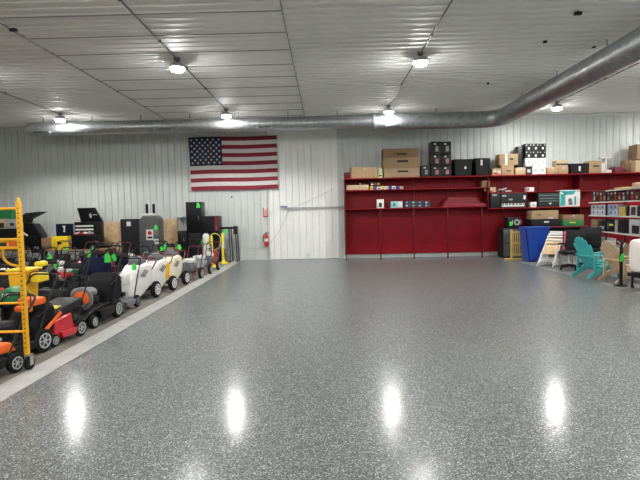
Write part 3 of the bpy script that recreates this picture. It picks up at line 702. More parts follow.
t = empty('gas_can', ((x0 + x1) / 2, 15.45, 0), 'red upright container between the two yellow posts', 'container'); h = z1
m = MB(); m.b2(-.1, .1, -.14, .14, 0, h - .08, .035); m.build('container_body', redp, t); m = MB(); m.tube(bend([(0, -.1, h - .1), (0, -.1, h), (0, .1, h), (0, .1, h - .1)], .04), .015, 6); m.build('handle', redp, t)
t.name = 'plastic_container'
x0, x1, z0, z1 = ppx(217.5, 222, 248, 263, 15.8)
t = empty('duffel_bag', ((x0 + x1) / 2, 15.95, 0), 'dark upright bag between red container and black stand', 'bag')
m = MB(); m.lathe([(.08, 0), (.11, .03), (.12, .3), (.1, z1 - .05), (.04, z1)], seg=14); m.build('bag_body', navy, t); m = MB(); m.tube(bend([(-.03, -.05, z1 - .05), (-.03, -.05, z1 + .1), (.03, -.05, z1 + .1), (.03, -.05, z1 - .05)], .04), .01, 6); m.build('strap', black, t)
x0, x1, z0, z1 = ppx(220, 236, 227, 262, 16.3)
t = empty('router_stand', ((x0 + x1) / 2, 16.45, 0), 'black metal stand with flat top and thin legs by the wall', 'stand'); w2 = (x1 - x0) / 2
t.name = 'work_stand'
m = MB(); m.b2(-w2, w2, -.2, .2, z1 - .07, z1, .01); m.build('stand_top', black, t)
for x in (.02, w2 - .03): 
    m = MB(); m.tube([(x, -.17, z1 - .06), (x + .03, -.19, 0)], .02, 8); m.build('leg', black, t); m = MB(); m.tube([(x, .17, z1 - .06), (x + .03, .18, 0)], .02, 8); m.build('leg', black, t)
m = MB(); m.b2(w2 - .09, w2 + .03, -.24, -.1, z1 - .25, z1 + .03, .01); m.build('clamp', charc, t)
price_tag(t, (-w2 + .16, -.21, z1 - .22), 0, 1.1)
# extinguisher and signs
x, zt, zb2 = WX(265.5, YW - .1), WZ(232, WX(265.5, YW), YW - .1), WZ(246.5, WX(265.5, YW), YW - .1)
t = empty('fire_extinguisher', (x, YW - .11, zb2), 'red fire extinguisher hanging on the wall beside white panel', 'fire extinguisher'); h = zt - zb2
m = MB(); m.lathe([(.06, 0), (.078, .02), (.078, h * .66), (.06, h * .76), (.03, h * .8)], seg=20); m.build('cylinder', redp, t)
m = MB(); m.cyl((0, 0, h * .79), (0, 0, h * .9), .025); m.b2(-.02, .1, -.012, .012, h * .9, h * .94); m.b2(-.02, .09, -.012, .012, h * .97, h, .003); m.build('valve', black, t)
m = MB(); m.tube(bend([(-.02, 0, h * .88), (-.1, 0, h * .8), (-.095, -.02, h * .3)], .06), .012, 6); m.build('hose', black, t)
m = MB(); m.lathe([(.0795, h * .36), (.0795, h * .56)], seg=20); m.build('instruction_label', white, t)
m = MB(); m.b2(-.03, .03, .06, .11, h * .3, h * .8); m.build('bracket', charc, t)
x0, x1, z0, z1 = ppx(263, 268, 207, 217.5, YW - .04)
t = empty('fire_sign', ((x0 + x1) / 2, YW - .035, z0), 'red and white fire extinguisher sign above the extinguisher', 'sign'); w2 = (x1 - x0) / 2; h = z1 - z0
m = MB(); m.b2(-w2, w2, -.004, .004, 0, h, .002); sg = m.build('sign_plate', white, t)
m = MB(); m.b2(-w2 + .012, -w2 + .05, -.007, -.004, .015, h - .015); m.b2(w2 - .05, w2 - .012, -.007, -.004, .015, h - .015); m.b2(-w2 + .012, w2 - .012, -.007, -.004, .015, .06); m.build('sign_border', redp, t)
m = MB(); m.b2(-.012, .012, -.007, -.004, h * .35, h * .7); m.prism([(-.03, h * .35), (.03, h * .35), (0, h * .26)], -.007, -.004, 'y'); m.build('arrow', redp, t)
x0, x1, z0, z1 = ppx(280.5, 287.5, 206, 209.5, YW - .03); m = MB(); m.b2(x0, x1, YW - .035, YW - .018, z0, z1); m.b2(x0, x1, YW - .037, YW - .034, z0 + (z1 - z0) * .55, z1, mi=1)
tag(m.build('wall_placard', [white, mat('slate_blue', (.12, .17, .35), .5)]), 'small blue-topped placard left of the rail on white panel', 'placard')
m = MB(); pts = []
for px, py in ((236, 246), (243, 247.5), (250, 248.2), (257, 248.4), (264, 246.5)): pts.append((WX(px, YW - .03, .5), YW - .03, WZ(py, WX(px, YW), YW)))
m.tube(pts, .007, 5); tag(m.build('wall_cable', mat('pinkish_cable', (.45, .38, .36), .6)), 'thin cable sagging along the wall below the extinguisher', 'cable')
x, z = WX(232.5, YW), WZ(197, WX(232.5, YW), YW); m = MB(); m.cyl((x, YW - .05, z), (x, YW, z), .03); tag(m.build('wall_hook', black), 'small black hook on the wall below flag', 'hook')
# ================================================================ red shelving on the back wall
YFR, YBK = 16.2, 16.84                   # shelf front edge and red backboard
def sx(px, Y=YFR): return WX(px, Y)
XA = sx(345.5); mods = [345.5, 380.5, 414, 448, 482.5]
XB = sx(497); XE = 12.3
ZT, ZM, ZL = 2.76, 2.37, 1.74
m = MB()
for k in range(5):
    a = sx(mods[k]) if k < 5 else 0; b_ = sx(mods[k + 1]) if k < 4 else sx(503)
t = empty('storage_shelving', (XA, YBK, 0), 'long red wooden wall shelving with open upper shelves and red back panels', 'shelving')
O = t.location
def part(name, mt, x0, x1, y0, y1, z0, z1, bev=.004, par=None):
    m = MB(); m.b2(x0 - O.x, x1 - O.x, y0 - O.y, y1 - O.y, z0, z1, bev); return m.build(name, mt, par or t)
edges = mods + [503]
for k in range(5): part('back_panel', red, sx(edges[k], YBK) + .006, sx(edges[k + 1], YBK) - .006, YBK - .02, YBK, .14, ZT - .03)
xr0 = sx(503, YBK); n = 5; w = (XE - xr0) / n
for k in range(n): part('back_panel', red, xr0 + w * k + .006, xr0 + w * (k + 1) - .006, YBK - .02, YBK, .14, ZT - .03)
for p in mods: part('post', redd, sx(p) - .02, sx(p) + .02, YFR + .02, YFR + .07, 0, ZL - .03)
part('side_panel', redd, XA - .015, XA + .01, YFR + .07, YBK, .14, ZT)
part('top_board', red, XA - .02, XE, YFR, YBK, ZT - .035, ZT)
part('shelf_board', red, XA, sx(490), YFR + .08, YBK - .02, ZM - .03, ZM)
part('shelf_board', red, XA, sx(487), YFR, YBK - .02, ZL - .03, ZL)
part('upright_block', redd, XA - .03, XA + .18, YFR, YFR + .1, ZT, ZT + .2)
XS0 = sx(489)
Z3, Z2 = 1.66, 2.19
part('shelf_board', red, XS0, XE - 1.0, YFR, YBK - .02, Z3 - .03, Z3)
part('shelf_board', red, XS0, sx(600), YFR + .05, YBK - .02, Z2 - .03, Z2)
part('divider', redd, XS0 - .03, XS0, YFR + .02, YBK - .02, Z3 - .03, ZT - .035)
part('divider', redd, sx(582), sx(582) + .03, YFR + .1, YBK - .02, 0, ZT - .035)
# lower dark bench under the right half
ZBN = 1.02
x0, x1 = sx(531, 15.9), sx(590, 15.9)
t2 = empty('workbench', ((x0 + x1) / 2, 16.3, 0), 'dark red workbench under the shelves behind the folding chairs', 'workbench'); h_ = (x1 - x0) / 2
m = MB(); m.b2(-h_, h_, -.42, .42, ZBN - .05, ZBN, .005); m.build('worktop', maroon, t2)
for a in (-1, 1):
    for c in (-1, 1): m = MB(); m.box((a * (h_ - .05), c * .36, (ZBN - .05) / 2), (.07, .07, ZBN - .05)); m.build('leg', redd, t2)
m = MB(); m.b2(-h_ + .05, h_ - .05, .3, .34, .1, ZBN - .06); m.build('back_board', black, t2)
def on(px0, px1, pt, z0, label, m_=None, Y=YFR + .06, d=.4, **k):
    x0, x1 = WX(px0, Y), WX(px1, Y); z1 = WZ(pt, (x0 + x1) / 2, Y)
    return cbox(x0, x1, Y, d, z0, z1, label, m_, **k)
# --- top shelf, left to right
on(352, 378, 167, ZT, 'plain wide brown cardboard box at the left end of the top shelf', card, d=.45)
on(378.6, 383, 173, ZT, 'small yellow-green box below another, right of the wide brown box', mat('pale_yellow_card', (.55, .58, .25), .7), tp=False, mark=(.2, .8, .3, .6))
z_ = WZ(173, sx(380), YFR + .06); on(378.8, 382.8, 168, z_, 'small pale green box upper of two right of the wide brown box', mat('pale_green_card', (.5, .6, .4), .7), tp=False)
z1 = WZ(168.2, sx(400), YFR + .06); z2 = WZ(157.5, sx(400), YFR + .06)
on(384.5, 420, 168.2, ZT, 'large brown carton at the bottom of the three-carton stack', cardl, d=.5, tp=False, mark=(.38, .68, .55, .75), group='stack of three large brown cartons')
on(384, 420.3, 157.5, z1, 'large brown carton in the middle of the three-carton stack', card, d=.5, tp=False, mark=(.38, .68, .55, .75), group='stack of three large brown cartons')
on(384, 419, 148.5, z2, 'dark brown carton on top of the three-carton stack', cardd, d=.5, tp=False, mark=(.38, .66, .3, .5), group='stack of three large brown cartons')
# black boxes with printed picture
blk = mat('black_card', (.008, .008, .009), .4, spec=.4)
def bbox(px0, px1, pt, z0, label, pink=False):
    return on(px0, px1, pt, z0, label, blk, name='product_box', group='black boxes with small white print', tp=False, mark=(.45, .75, .2, .62), marks=((.3, .52, .74, .86, 0),), mm=mat('pink_print', (.40, .18, .22), .6) if pink else mat('grey_print', (.28, .28, .29), .6))
hs = (ZT, WZ(165.8, sx(436), YFR + .06), WZ(154, sx(436), YFR + .06))
bbox(421.5, 430, 165.5, ZT, 'single black box beside the brown carton stack')
for r_ in range(3):
    for c in range(2):
        pa = 431.3 + 10.3 * c
        bbox(pa, pa + 10, (166, 154.2, 141.5)[r_], hs[r_] + (.001 if r_ else 0), 'black box with white print, %s column, %s of the tall stack' % (('left', 'right')[c], ('bottom', 'middle', 'top')[r_]), r_ < 2)
def bin_(px0, px1, pt, z0, Y, d, label, mt, lidm=None, name='storage_bin', lab=None, flare=.04, cat='bin', z1=None):
    x0, x1 = WX(px0, Y), WX(px1, Y); z1 = z1 or WZ(pt, (x0 + x1) / 2, Y); w = (x1 - x0) / 2; h = z1 - z0
    t = empty(name, ((x0 + x1) / 2, Y + d / 2, z0), label, cat)
    m = MB(); m.prism([(-w + flare, 0), (w - flare, 0), (w, h), (w - .02, h), (w - flare - .02, .02), (-w + flare + .02, .02), (-w + .02, h), (-w, h)], -d / 2, d / 2, 'y')
    m.prism([(-w + flare, 0), (w - flare, 0), (w, h), (-w, h)], -d / 2, -d / 2 + .02, 'y'); m.prism([(-w + flare, 0), (w - flare, 0), (w, h), (-w, h)], d / 2 - .02, d / 2, 'y')
    for k in range(3): xx = -w * .55 + w * .55 * k; m.b2(xx - .01, xx + .01, -d / 2 - .012, -d / 2, .03, h - .04)
    m.build('bin_body', mt, t)
    m = MB(); m.tube(bend([(-w, -d / 2, h), (w, -d / 2, h), (w, d / 2, h), (-w, d / 2, h), (-w, -d / 2, h)], .03), .014, 6); m.build('rim', mt, t)
    if lidm: m = MB(); m.b2(-w - .015, w + .015, -d / 2 - .02, d / 2 + .02, h, h + .05, .02); m.build('lid', lidm, t)
    if lab: m = MB(); m.b2(lab[0] * w, lab[1] * w, -d / 2 - .016, -d / 2 - .01, h * lab[2], h * lab[3]); m.build('label_patch', white, t)
    return t
bin_(454, 473, 159.5, ZT, YFR + .06, .45, 'open black plastic bin with white dot, left of the two', black, lab=(.1, .3, .42, .56))
bin_(475, 490, 158.5, ZT, YFR + .06, .45, 'black plastic bin with white label strip, right of the two', black, lab=(-.25, .0, .6, .92))
on(492.5, 501, 168.5, ZT, 'open carton with red and white packing at shelf edge', cardl, tp=False, mm=redp, mark=(.2, .8, .1, .5), marks=((.1, .5, .5, .7, 0), (.6, .9, .3, .6, 0)))
Yc = YFR + .2
on(501.5, 514, 165, ZT, 'brown carton supporting another, left of the black box stack', card, d=.35, tp=False, mark=(.4, .75, .35, .48))
z_ = WZ(165, sx(508), YFR + .06) + .001; on(499.5, 518, 153.8, z_, 'brown carton with white tape strip on top of another carton', card, d=.42, tp=False, mark=(.55, .75, .45, .6), marks=((.3, .42, 0, 1, 0),))
z_ = ZT; on(515.3, 525.5, 167.5, ZT, 'small brown carton left of the small grey picture box', cardl, d=.3)
on(526, 531.5, 168, ZT, 'small dark box with grey picture beneath the white boxes', charc, tp=False, d=.3, marks=((.2, .8, .3, .8, 3),))
# white boxes 3 wide 2 high and black boxes above
xs = [525, 532, 538.8, 545.8]
zr_ = [ZT, WZ(166.2, sx(538), YFR + .06), WZ(158, sx(538), YFR + .06)]
for r_ in range(2):
    for c in range(3):
        if r_ == 0 and c == 0: continue
        on(xs[c] + .3, xs[c + 1] - .3, (166.2, 158)[r_], zr_[r_] + .001 * r_, 'small white box, %s in the %s row of white boxes' % (('left', 'middle', 'right')[c], ('lower', 'upper')[r_]), white, d=.34, tp=False, mark=(.3, .7, .4, .62), name='product_box', mm=mat('grey_blue_print', (.3, .32, .38), .6), group='small white boxes')
on(526, 531.6, 166.2, WZ(168, sx(529), YFR + .06), 'thin dark tray between grey picture box and white boxes', black, tp=False, d=.3)
zk = [zr_[2], WZ(150.7, sx(538), YFR + .06)]
for r_ in range(2):
    for c in range(3):
        on(xs[c] + .15, xs[c + 1] - .15, (150.7, 143.5)[r_], zk[r_] + .001 * r_ + .001, 'small black box with white corner marks, %s in the %s row' % (('left', 'middle', 'right')[c], ('lower', 'upper')[r_]), blk, d=.34, tp=False, name='product_box', marks=((.4, .66, .2, .46, 0), (.14, .24, .72, .84, 0), (.76, .86, .72, .84, 0)), group='small black boxes above the white ones')
t_ = on(517.8, 524.6, 146, ZT + .0, 'tall black case standing at the left of the white boxes', blk, Y=YFR + .22, d=.35, tp=False, name='black_case', cat='case', bev=.03)
on(547, 557.8, 167.3, ZT, 'brown box left of pair under the strapped small box', card, d=.35)
on(558.4, 568, 167, ZT, 'brown box right of pair under the strapped small box', card, d=.35)
z_ = WZ(167, sx(560), YFR + .06) + .001; on(556.2, 567.5, 160, z_, 'small brown box with dark strap on top of two brown boxes', cardl, d=.3, tp=False, mark=(0, 1, .25, .5))
bin_(568.8, 588.5, 163.8, ZT, YFR + .06, .42, 'low black tub with white logo patch on the top shelf', black, lab=(-.05, .15, .25, .75), name='storage_tub', cat='tub')
on(589, 601, 160.5, ZT, 'brown carton with faint print beside black tub', card, d=.4, tp=False, mark=(.3, .8, .5, .62), bev=.02)
# white rack of pale boxes
x0, x1 = sx(601.5), sx(614)
t = empty('white_bracket_frame', ((x0 + x1) / 2, YFR + .25, ZT), 'white metal bracket frame with pale panels standing on the top shelf', 'frame'); w2 = (x1 - x0) / 2; h = WZ(157, x0, YFR) - ZT
m = MB(); m.b2(-w2, -w2 + .16, -.15, .15, 0, h * .62, .01); m.build('pale_panel', white, t)
m = MB(); m.b2(-w2 + .05, w2, -.1, .1, h - .04, h, .005); m.b2(.0, .05, -.1, .1, 0, h - .04, .005); m.b2(.05, .2, -.12, .12, .0, .1, .01); m.build('bracket', mat('pinkish_white_paint', (.72, .66, .64), .5), t)
m = MB(); m.b2(.052, .075, -.09, .09, .1, h - .04, .003); m.build('strut', maroon, t)
on(614.5, 624, 166.5, ZT, 'dark red box between white frame and brown cartons', maroon, tp=False, d=.35)
on(625, 635, 160, ZT, 'dark brown carton leaning shadowed next to the bright carton', cardd, d=.3, Y=YFR + .25)
on(634.8, 662, 160, ZT, 'bright brown carton at the right edge of the top shelf', cardl, d=.5, Y=15.9 + .31)
z_ = WZ(160, sx(645), YFR + .06) + .03; on(636, 660, 144, z_, 'dark brown carton stacked highest at the right edge', cardd, d=.45)
# --- middle left shelf
Ym = YFR + .12
def onm(px0, px1, pt, z0, label, m_, **k): return on(px0, px1, pt, z0, label, m_, Y=Ym, **k)
onm(347, 369, 185, ZM, 'low open pale cardboard tray at the left of the middle shelf', cardl, tp=False, d=.4)
zz = WZ(185, sx(357), Ym) + .001
onm(358.3, 368, 183, zz, 'flat navy box lying on the pale cardboard tray', navy, tp=False, d=.3, marks=((.15, .35, .3, .6, 0), (.5, .85, .3, .6, 1)))
pcs = [('yellow', yellow2), ('purple', mat('purple_pack', (.12, .05, .30), .5)), ('white', white), ('yellow', yellow2), ('white', white), ('blue', mat('blue_pack', (.05, .08, .4), .5)), ('white', white), ('purple', MATS['purple_pack']), ('cream', mat('cream_pack', (.75, .68, .45), .5))]
pxs = [370.5, 373.3, 377.2, 382.3, 385, 388.8, 392.3, 396, 400.3, 403.6]
for k in range(9):
    onm(pxs[k] + .1, pxs[k + 1] - .15, 186 + (k % 3) * .3, ZM, '%s small pack, %s from the left on the middle shelf' % (pcs[k][0], ordw[k]), pcs[k][1], tp=False, d=.2, name='small_pack', cat='pack', mark=(.2, .8, .3, .6), group='small packs on the middle shelf', mm=mat('violet_ink', (.08, .03, .2), .6) if k % 2 else ink)
zz = WZ(186.2, sx(375), Ym)
onm(370.5, 380.5, 181.9, zz, 'dark box with small coloured marks above the yellow and purple packs', charc, tp=False, d=.2, marks=((.1, .3, .3, .6, 0), (.45, .6, .3, .7, 1), (.75, .9, .3, .7, 4)))
onm(482.6, 490, 180.5, ZM, 'small dark brown box at the right end of the middle shelf', cardd, d=.3)
# --- lower left shelf
def onl(px0, px1, pt, label, m_, z0=ZL, **k): return on(px0, px1, pt, z0, label, m_, Y=YFR + .05, **k)
onl(377, 384, 199.3, 'small white box with dark picture standing alone on the lower shelf', white, tp=False, d=.15, mark=(.3, .7, .12, .6), mm=charc, name='product_box')
onl(391, 402.8, 201.3, 'pale turquoise box with white corner on lower shelf', mat('pale_turquoise_card', (.25, .55, .55), .5), tp=False, d=.25, mark=(.2, .35, .3, .7), marks=((.62, .95, .1, .9, 0),), name='product_box')
for k, (a, b_) in enumerate(((405, 411), (411.5, 417.5), (418, 424), (424.5, 430.5))):
    for r_ in range(2):
        zz = ZL if r_ == 0 else WZ(204.2, sx(a), YFR + .05) + .001
        onl(a, b_, 204.2 if r_ == 0 else 201, 'dark blue-grey small box, %s from left, %s layer beside turquoise box' % (ordw[k], ('lower', 'upper')[r_]), mat('slate_card', (.03, .045, .07), .5), z0=zz, tp=False, d=.18, name='product_box', mark=(.15, .45, .35, .7), mm=lgrey if (k + r_) % 2 else white, group='dark small boxes on the lower shelf')
z_ = ZL
for k, (a, b_, pt_) in enumerate(((443.5, 486.5, 203), (444.5, 481, 200.3), (447.5, 478, 197.3))):
    x0, x1 = sx(a), sx(b_); z1 = WZ(pt_, (x0 + x1) / 2, YFR + .05)
    m = MB(); m.prism([(x0, z_ + .001), (x1 - .08 * k, z_ + .001), (x1, (z_ + z1) / 2), (x1 - .12, z1), (x0 + .06, z1)], YFR + .05, YFR + .5, 'y', .008)
    tag(m.build('folded_tarp', mat('dull_red_sheet', (.20, .012, .022), .6)), 'folded red plastic sheet, %s of the pile of three on lower shelf' % ('bottom', 'middle', 'top')[k], 'folded sheet', 'folded red sheets'); z_ = z1
# --- right section shelves
def onr(px0, px1, pt, z0, label, m_, **k): return on(px0, px1, pt, z0, label, m_, Y=YFR + .05, **k)
t = empty('packing_scraps', (sx(492.5), YFR + .25, Z2), 'crumpled tan packing paper at the left end of the upper right shelf', 'packing')
m = MB()
for k in range(7):
    a = k * 2.4; m.box((.13 * math.cos(a), .05 * math.sin(a), .06 + .03 * (k % 3)), (.14, .1, .09), .02, rot=Matrix.Rotation(a, 3, 'Y'))
t_ = m.build('crumpled_paper', mat('tan_paper', (.62, .42, .28), .8, bump=.4), t)
t = empty('hand_tool', (sx(505), YFR + .25, Z2), 'pale trigger hand tool lying on the upper right shelf', 'tool')
m = MB(); m.box((0, 0, .1), (.3, .05, .05), .01, rot=Matrix.Rotation(R(-14), 3, 'Y')); m.box((.2, 0, .04), (.2, .05, .05), .01); m.build('tool_body', lgrey, t); m = MB(); m.box((-.09, 0, .045), (.06, .05, .11), .01, rot=Matrix.Rotation(R(30), 3, 'Y')); m.build('handle', charc, t)
onr(527, 534, 187.3, Z2, 'small flat white box on the upper right shelf', white, tp=False, d=.2, marks=((.05, .3, .2, .8, 1),))
onr(490.5, 500.3, 193.3, Z3, 'black box left of the keyboard box', blk, tp=False, marks=((.2, .65, .82, .93, 3),))
o = onr(501, 527, 192.7, Z3, 'black box printed with a white piano keyboard picture', blk, tp=False, name='keyboard_box', mark=(.03, .9, .08, .3), mm=white, marks=((.86, .95, .55, .8, 0), (.05, .2, .75, .85, 3), (.3, .45, .5, .6, 3)))
m = MB(); w2 = (sx(527) - sx(501)) / 2; hh = WZ(192.7, sx(514), YFR) - Z3
for k in range(22):
    if k % 7 not in (2, 6): xx = -w2 * .92 + k * w2 * 1.7 / 22; m.b2(xx, xx + .022, -.006, -.002, hh * .17, hh * .3)
pk = m.build('printed_keys', ink, o)
onr(530.5, 536.5, 202, Z3, 'small white box between keyboard box and dark storage box', white, tp=False, d=.2, mark=(.3, .7, .3, .6), mm=lgrey)
onr(538.5, 559.3, 193, Z3, 'dark green-black box with fine lines and small light mark', mat('green_black_card', (.012, .022, .02), .4), tp=False, mark=(.5, .62, .2, .3), mm=white, marks=((.05, .95, .82, .84, 3), (.05, .95, .6, .62, 3), (.05, .95, .42, .44, 3)))
teal = mat('teal_print', (.02, .32, .32), .5)
o = onr(560, 580, 190, Z3, 'white and teal box with appliance picture at the end of the shelf', white, tp=False, d=.3, name='appliance_box', mark=(.02, .26, .05, .75), mm=teal)
m = MB(); w2 = (sx(580) - sx(560)) / 2; hh = WZ(190, sx(570), YFR + .05) - Z3
m.prism([(-w2 * .9, hh * .95), (w2 * .6, hh * .95), (w2 * .3, hh * .72), (-w2 * .6, hh * .72)], -.006, -.002, 'y'); m.b2(-w2 * .95, -w2 * .35, -.006, -.002, hh * .68, hh * .76); m.b2(w2 * .42, w2 * .6, -.006, -.002, hh * .1, hh * .6)
m.build('printed_band', teal, o)
m = MB(); m.lathe([(.07, -.008), (.07, -.002)], (0, 0, hh * .38), 'y', 14); m.b2(-.05, .08, -.007, -.002, hh * .1, hh * .3); m.build('printed_picture', grey, o)
# --- on the bench
def onb(px0, px1, pt, label, m_, Y=16.0, z0=ZBN, **k): return on(px0, px1, pt, z0, label, m_, Y=Y, **k)
cbo = onb(531.5, 560, 219, 'dark flat carton with white text strip under the long brown carton', charc, tp=False, mark=(.45, .62, .5, .7), mm=white, d=.45)
z_ = WZ(219, sx(545), 16.0) + .001; onb(521 + 10.8, 558.5, 210.5, 'long brown carton lying on the flat dark carton', card, z0=z_, d=.45, tp=False, marks=((.62, .8, .08, .2, 0),), mark=(.2, .35, .45, .55))
onb(563.5, 584, 220.2, 'green box with brown top edge on the workbench', green, tp=False, d=.4, marks=((.3, .6, .5, .7, 4),))
z_ = WZ(220.2, sx(574), 16.0) + .001; onb(563.5, 584, 214.8, 'flat brown carton on top of the green box', cardd, z0=z_, d=.4)
# --- floor things under the shelves, right
x0, x1 = sx(502.5, 15.75), sx(512.5, 15.75)
c_ = cabinet(503, 531, 228.3, 15.95, .5, 'dark grey cabinet behind the yellow gate', charc, dg, None, 2)
m_zt = WZ(228.3, sx(516), 15.95)
o = on(508, 521, 217.5, m_zt, 'black box with green and white round pictures on the grey cabinet', blk, Y=16.0, tp=False, d=.35, name='product_box', marks=((.12, .34, .25, .62, 2),))
m = MB(); w2 = (sx(521) - sx(508)) / 2
m.lathe([(.05, -.006), (.10, -.006), (.10, -.002), (.05, -.002)], (w2 * .38, 0, .2), 'y', 18, cap='ring'); m.b2(w2 * .38 - .16, w2 * .38 - .13, -.006, -.002, .13, .27); m.b2(w2 * .38 + .12, w2 * .38 + .14, -.006, -.002, .13, .27); m.build('printed_ring', lgrey, o)
t = o
# tall yellow wooden gate
Yg = 15.35; x0, x1 = sx(511.5, Yg), sx(523.5, Yg); z1 = WZ(229.5, x0, Yg)
gy = mat('yellow_wood', (.55, .38, .10), .6)
t = empty('wooden_gate', ((x0 + x1) / 2, Yg, 0), 'yellow wooden slatted gate on two flat foot boards', 'gate'); w2 = (x1 - x0) / 2
for s_ in (-1, 1):
    m = MB(); m.b2(s_ * w2 - .03, s_ * w2 + .03, -.03, .03, .04, z1, .008); m.build('post', gy, t)
    m = MB(); m.b2(s_ * w2 - .22, s_ * w2 + .22, -.07, .07, 0, .045, .006); m.build('foot', gy, t)
m = MB(); pass
for za_, zb_ in ((z1 - .12, z1 - .06), (z1 * .52, z1 * .58), (.14, .2)): m = MB(); m.b2(-w2, w2, -.015, .015, za_, zb_); m.build('rail', gy, t)
for k in range(5): xx = -w2 + 2 * w2 * (k + 1) / 6; m = MB(); m.b2(xx - .014, xx + .014, -.022, -.008, .1, z1 - .04); m.build('slat', gy, t)
# blue bin
Yb = 14.75; x0, x1 = sx(525.5, Yb), sx(552, Yb)
bin_(526, 550, 228.5, 0, 14.62, .5, 'large blue plastic bin behind the folding chairs', blue, blue, name='rolling_bin', flare=.10)
# folding chairs, nested
def folding_chair(loc, label, rz):
    t = empty('folding_chair', loc, label, 'chair', rz, 'nested folding chairs', rot=None)
    for x in (-.21, .21):
        m = MB(); m.prism([(.30, 0), (.34, 0), (-.16, .80), (-.21, .80)], x - .014, x + .014, 'x'); m.build('front_leg', white, t)
        m = MB(); m.prism([(-.34, 0), (-.30, 0), (.10, .46), (.06, .46)], x * .86 - .012, x * .86 + .012, 'x'); m.build('rear_leg', white, t)
    m = MB(); m.box((0, .02, .445), (.40, .36, .03), .012); m.build('seat', ply, t)
    for z in (.60, .68, .76): m = MB(); m.box((0, -.105 - (z - .6) * .42, z), (.44, .02, .055), .008); m.build('backrest_slat', white if z != .68 else ply, t)
    m = MB(); m.cyl((-.2, .24, .13), (.2, .24, .13), .01); m.cyl((-.18, -.24, .1), (.18, -.24, .1), .01); m.build('stretcher', white, t); return t
def folded_chair(loc, label, rz):
    """folded flat, leaning back against the one behind"""
    t = empty('folding_chair', loc, label, 'chair', rz, 'folded leaning chairs'); t.rotation_euler = (R(-24), 0, rz)
    for x in (-.21, .21):
        m = MB(); m.b2(x - .012, x + .012, -.012, .012, 0, 1.02, .004); m.build('side_rail', white, t)
        m = MB(); m.b2(x * .85 - .010, x * .85 + .010, -.012, .008, .12, .7, .004); m.build('rear_leg', white, t)
    m = MB(); m.b2(-.18, .18, -.02, .015, .45, .78, .01); m.build('seat', ply, t)
    m = MB(); m.b2(-.235, .235, -.02, .018, .965, 1.02, .01); m.build('top_slat', white, t)
    m = MB(); m.b2(-.2, .2, -.01, .014, .84, .94, .006); m.build('backrest_slat', ply, t)
    m = MB(); m.cyl((-.21, 0, .2), (.21, 0, .2), .012); m.build('stretcher', white, t); return t
for k, nm in enumerate(('nearest', 'second', 'third', 'farthest')):
    lean = R((46, 38, 31, 24)[k]); q = math.sin(lean) * 1.02 * .707; T = 6.56 + .07 * k, 13.8 + .07 * k
    folded_chair((T[0] - q, T[1] - q, .015), 'white folding chair with wood seat leaning by blue bin, %s of four' % nm, R(-45)).rotation_euler = (-lean, 0, R(-45))
# pink chair
Yp = 13.3; x0, x1 = sx(561.5, Yp), sx(569, Yp)
pink = mat('pink_fabric', (.62, .10, .20), .7)
t = empty('child_chair', ((x0 + x1) / 2 + .10, Yp - .02, 0), 'small pink upholstered chair with black trim between folding chairs and office chair', 'chair', R(-25))
m = MB(); m.box((0, .12, .80), (.26, .06, .34), .06, rot=Matrix.Rotation(R(-10), 3, 'X')); b_ = m.build('backrest', pink, t)
m = MB(); m.box((0, .155, .80), (.31, .05, .40), .07, rot=Matrix.Rotation(R(-10), 3, 'X')); m.build('trim', black, b_)
m = MB(); m.box((0, -.05, .47), (.32, .32, .12), .05); m.build('seat', pink, t)
for s_ in (-1, 1): m = MB(); m.box((s_ * .17, -.03, .56), (.04, .26, .04), .012); m.cyl((s_ * .17, .06, .42), (s_ * .17, .06, .56), .012); m.build('armrest', pink, t)
m = MB(); m.cyl((0, 0, .12), (0, 0, .43), .025); m.build('gas_lift', white, t)
m = MB()
for k in range(5): a = k * 2 * math.pi / 5; m.cyl((0, 0, .13), (.2 * math.cos(a), .2 * math.sin(a), .07), .018, .012)
m.build('star_base', white, t)
for k in range(5): a = k * 2 * math.pi / 5; m = MB(); m.lathe([(.02, -.02), (.032, -.015), (.032, .015), (.02, .02)], (.2 * math.cos(a), .2 * math.sin(a), .034), 'x', 12); m.build('caster', black, t)
def office_chair(loc, rz, label, h=1.05):
    t = empty('office_chair', loc, label, 'office chair', rz, 'black office chairs')
    m = MB(); m.prism([(.22, .52), (.28, .9), (.33, h), (.38, h - .02), (.33, .88), (.28, .5)], -.25, .25, 'x', .02); m.build('backrest', black, t)
    m = MB(); m.box((0, -.02, .47), (.5, .48, .09), .035); m.build('seat', black, t)
    for s_ in (-1, 1):
        m = MB(); m.box((s_ * .28, 0, .68), (.06, .26, .035), .012); m.tube(bend([(s_ * .24, .05, .46), (s_ * .29, .05, .5), (s_ * .28, .05, .66)], .04), .016, 6); m.build('armrest', charc, t)
    m = MB(); m.cyl((0, 0, .1), (0, 0, .43), .03); m.build('gas_lift', steel, t)
    m = MB()
    for k in range(5): a = k * 2 * math.pi / 5 + .3; m.cyl((0, 0, .13), (.31 * math.cos(a), .31 * math.sin(a), .075), .028, .018)
    m.build('star_base', black, t)
    for k in range(5): a = k * 2 * math.pi / 5 + .3; m = MB(); m.lathe([(.02, -.025), (.034, -.02), (.034, .02), (.02, .025)], (.3 * math.cos(a), .3 * math.sin(a), .036), 'x', 12); m.build('caster', black, t)
    return t
office_chair((6.45, 12.62, 0), R(-45), 'black office chair with star base right of the pink chair')
office_chair((7.13, 13.08, 0), R(-40), 'black office chair half hidden behind the turquoise garden chair', 1.08)
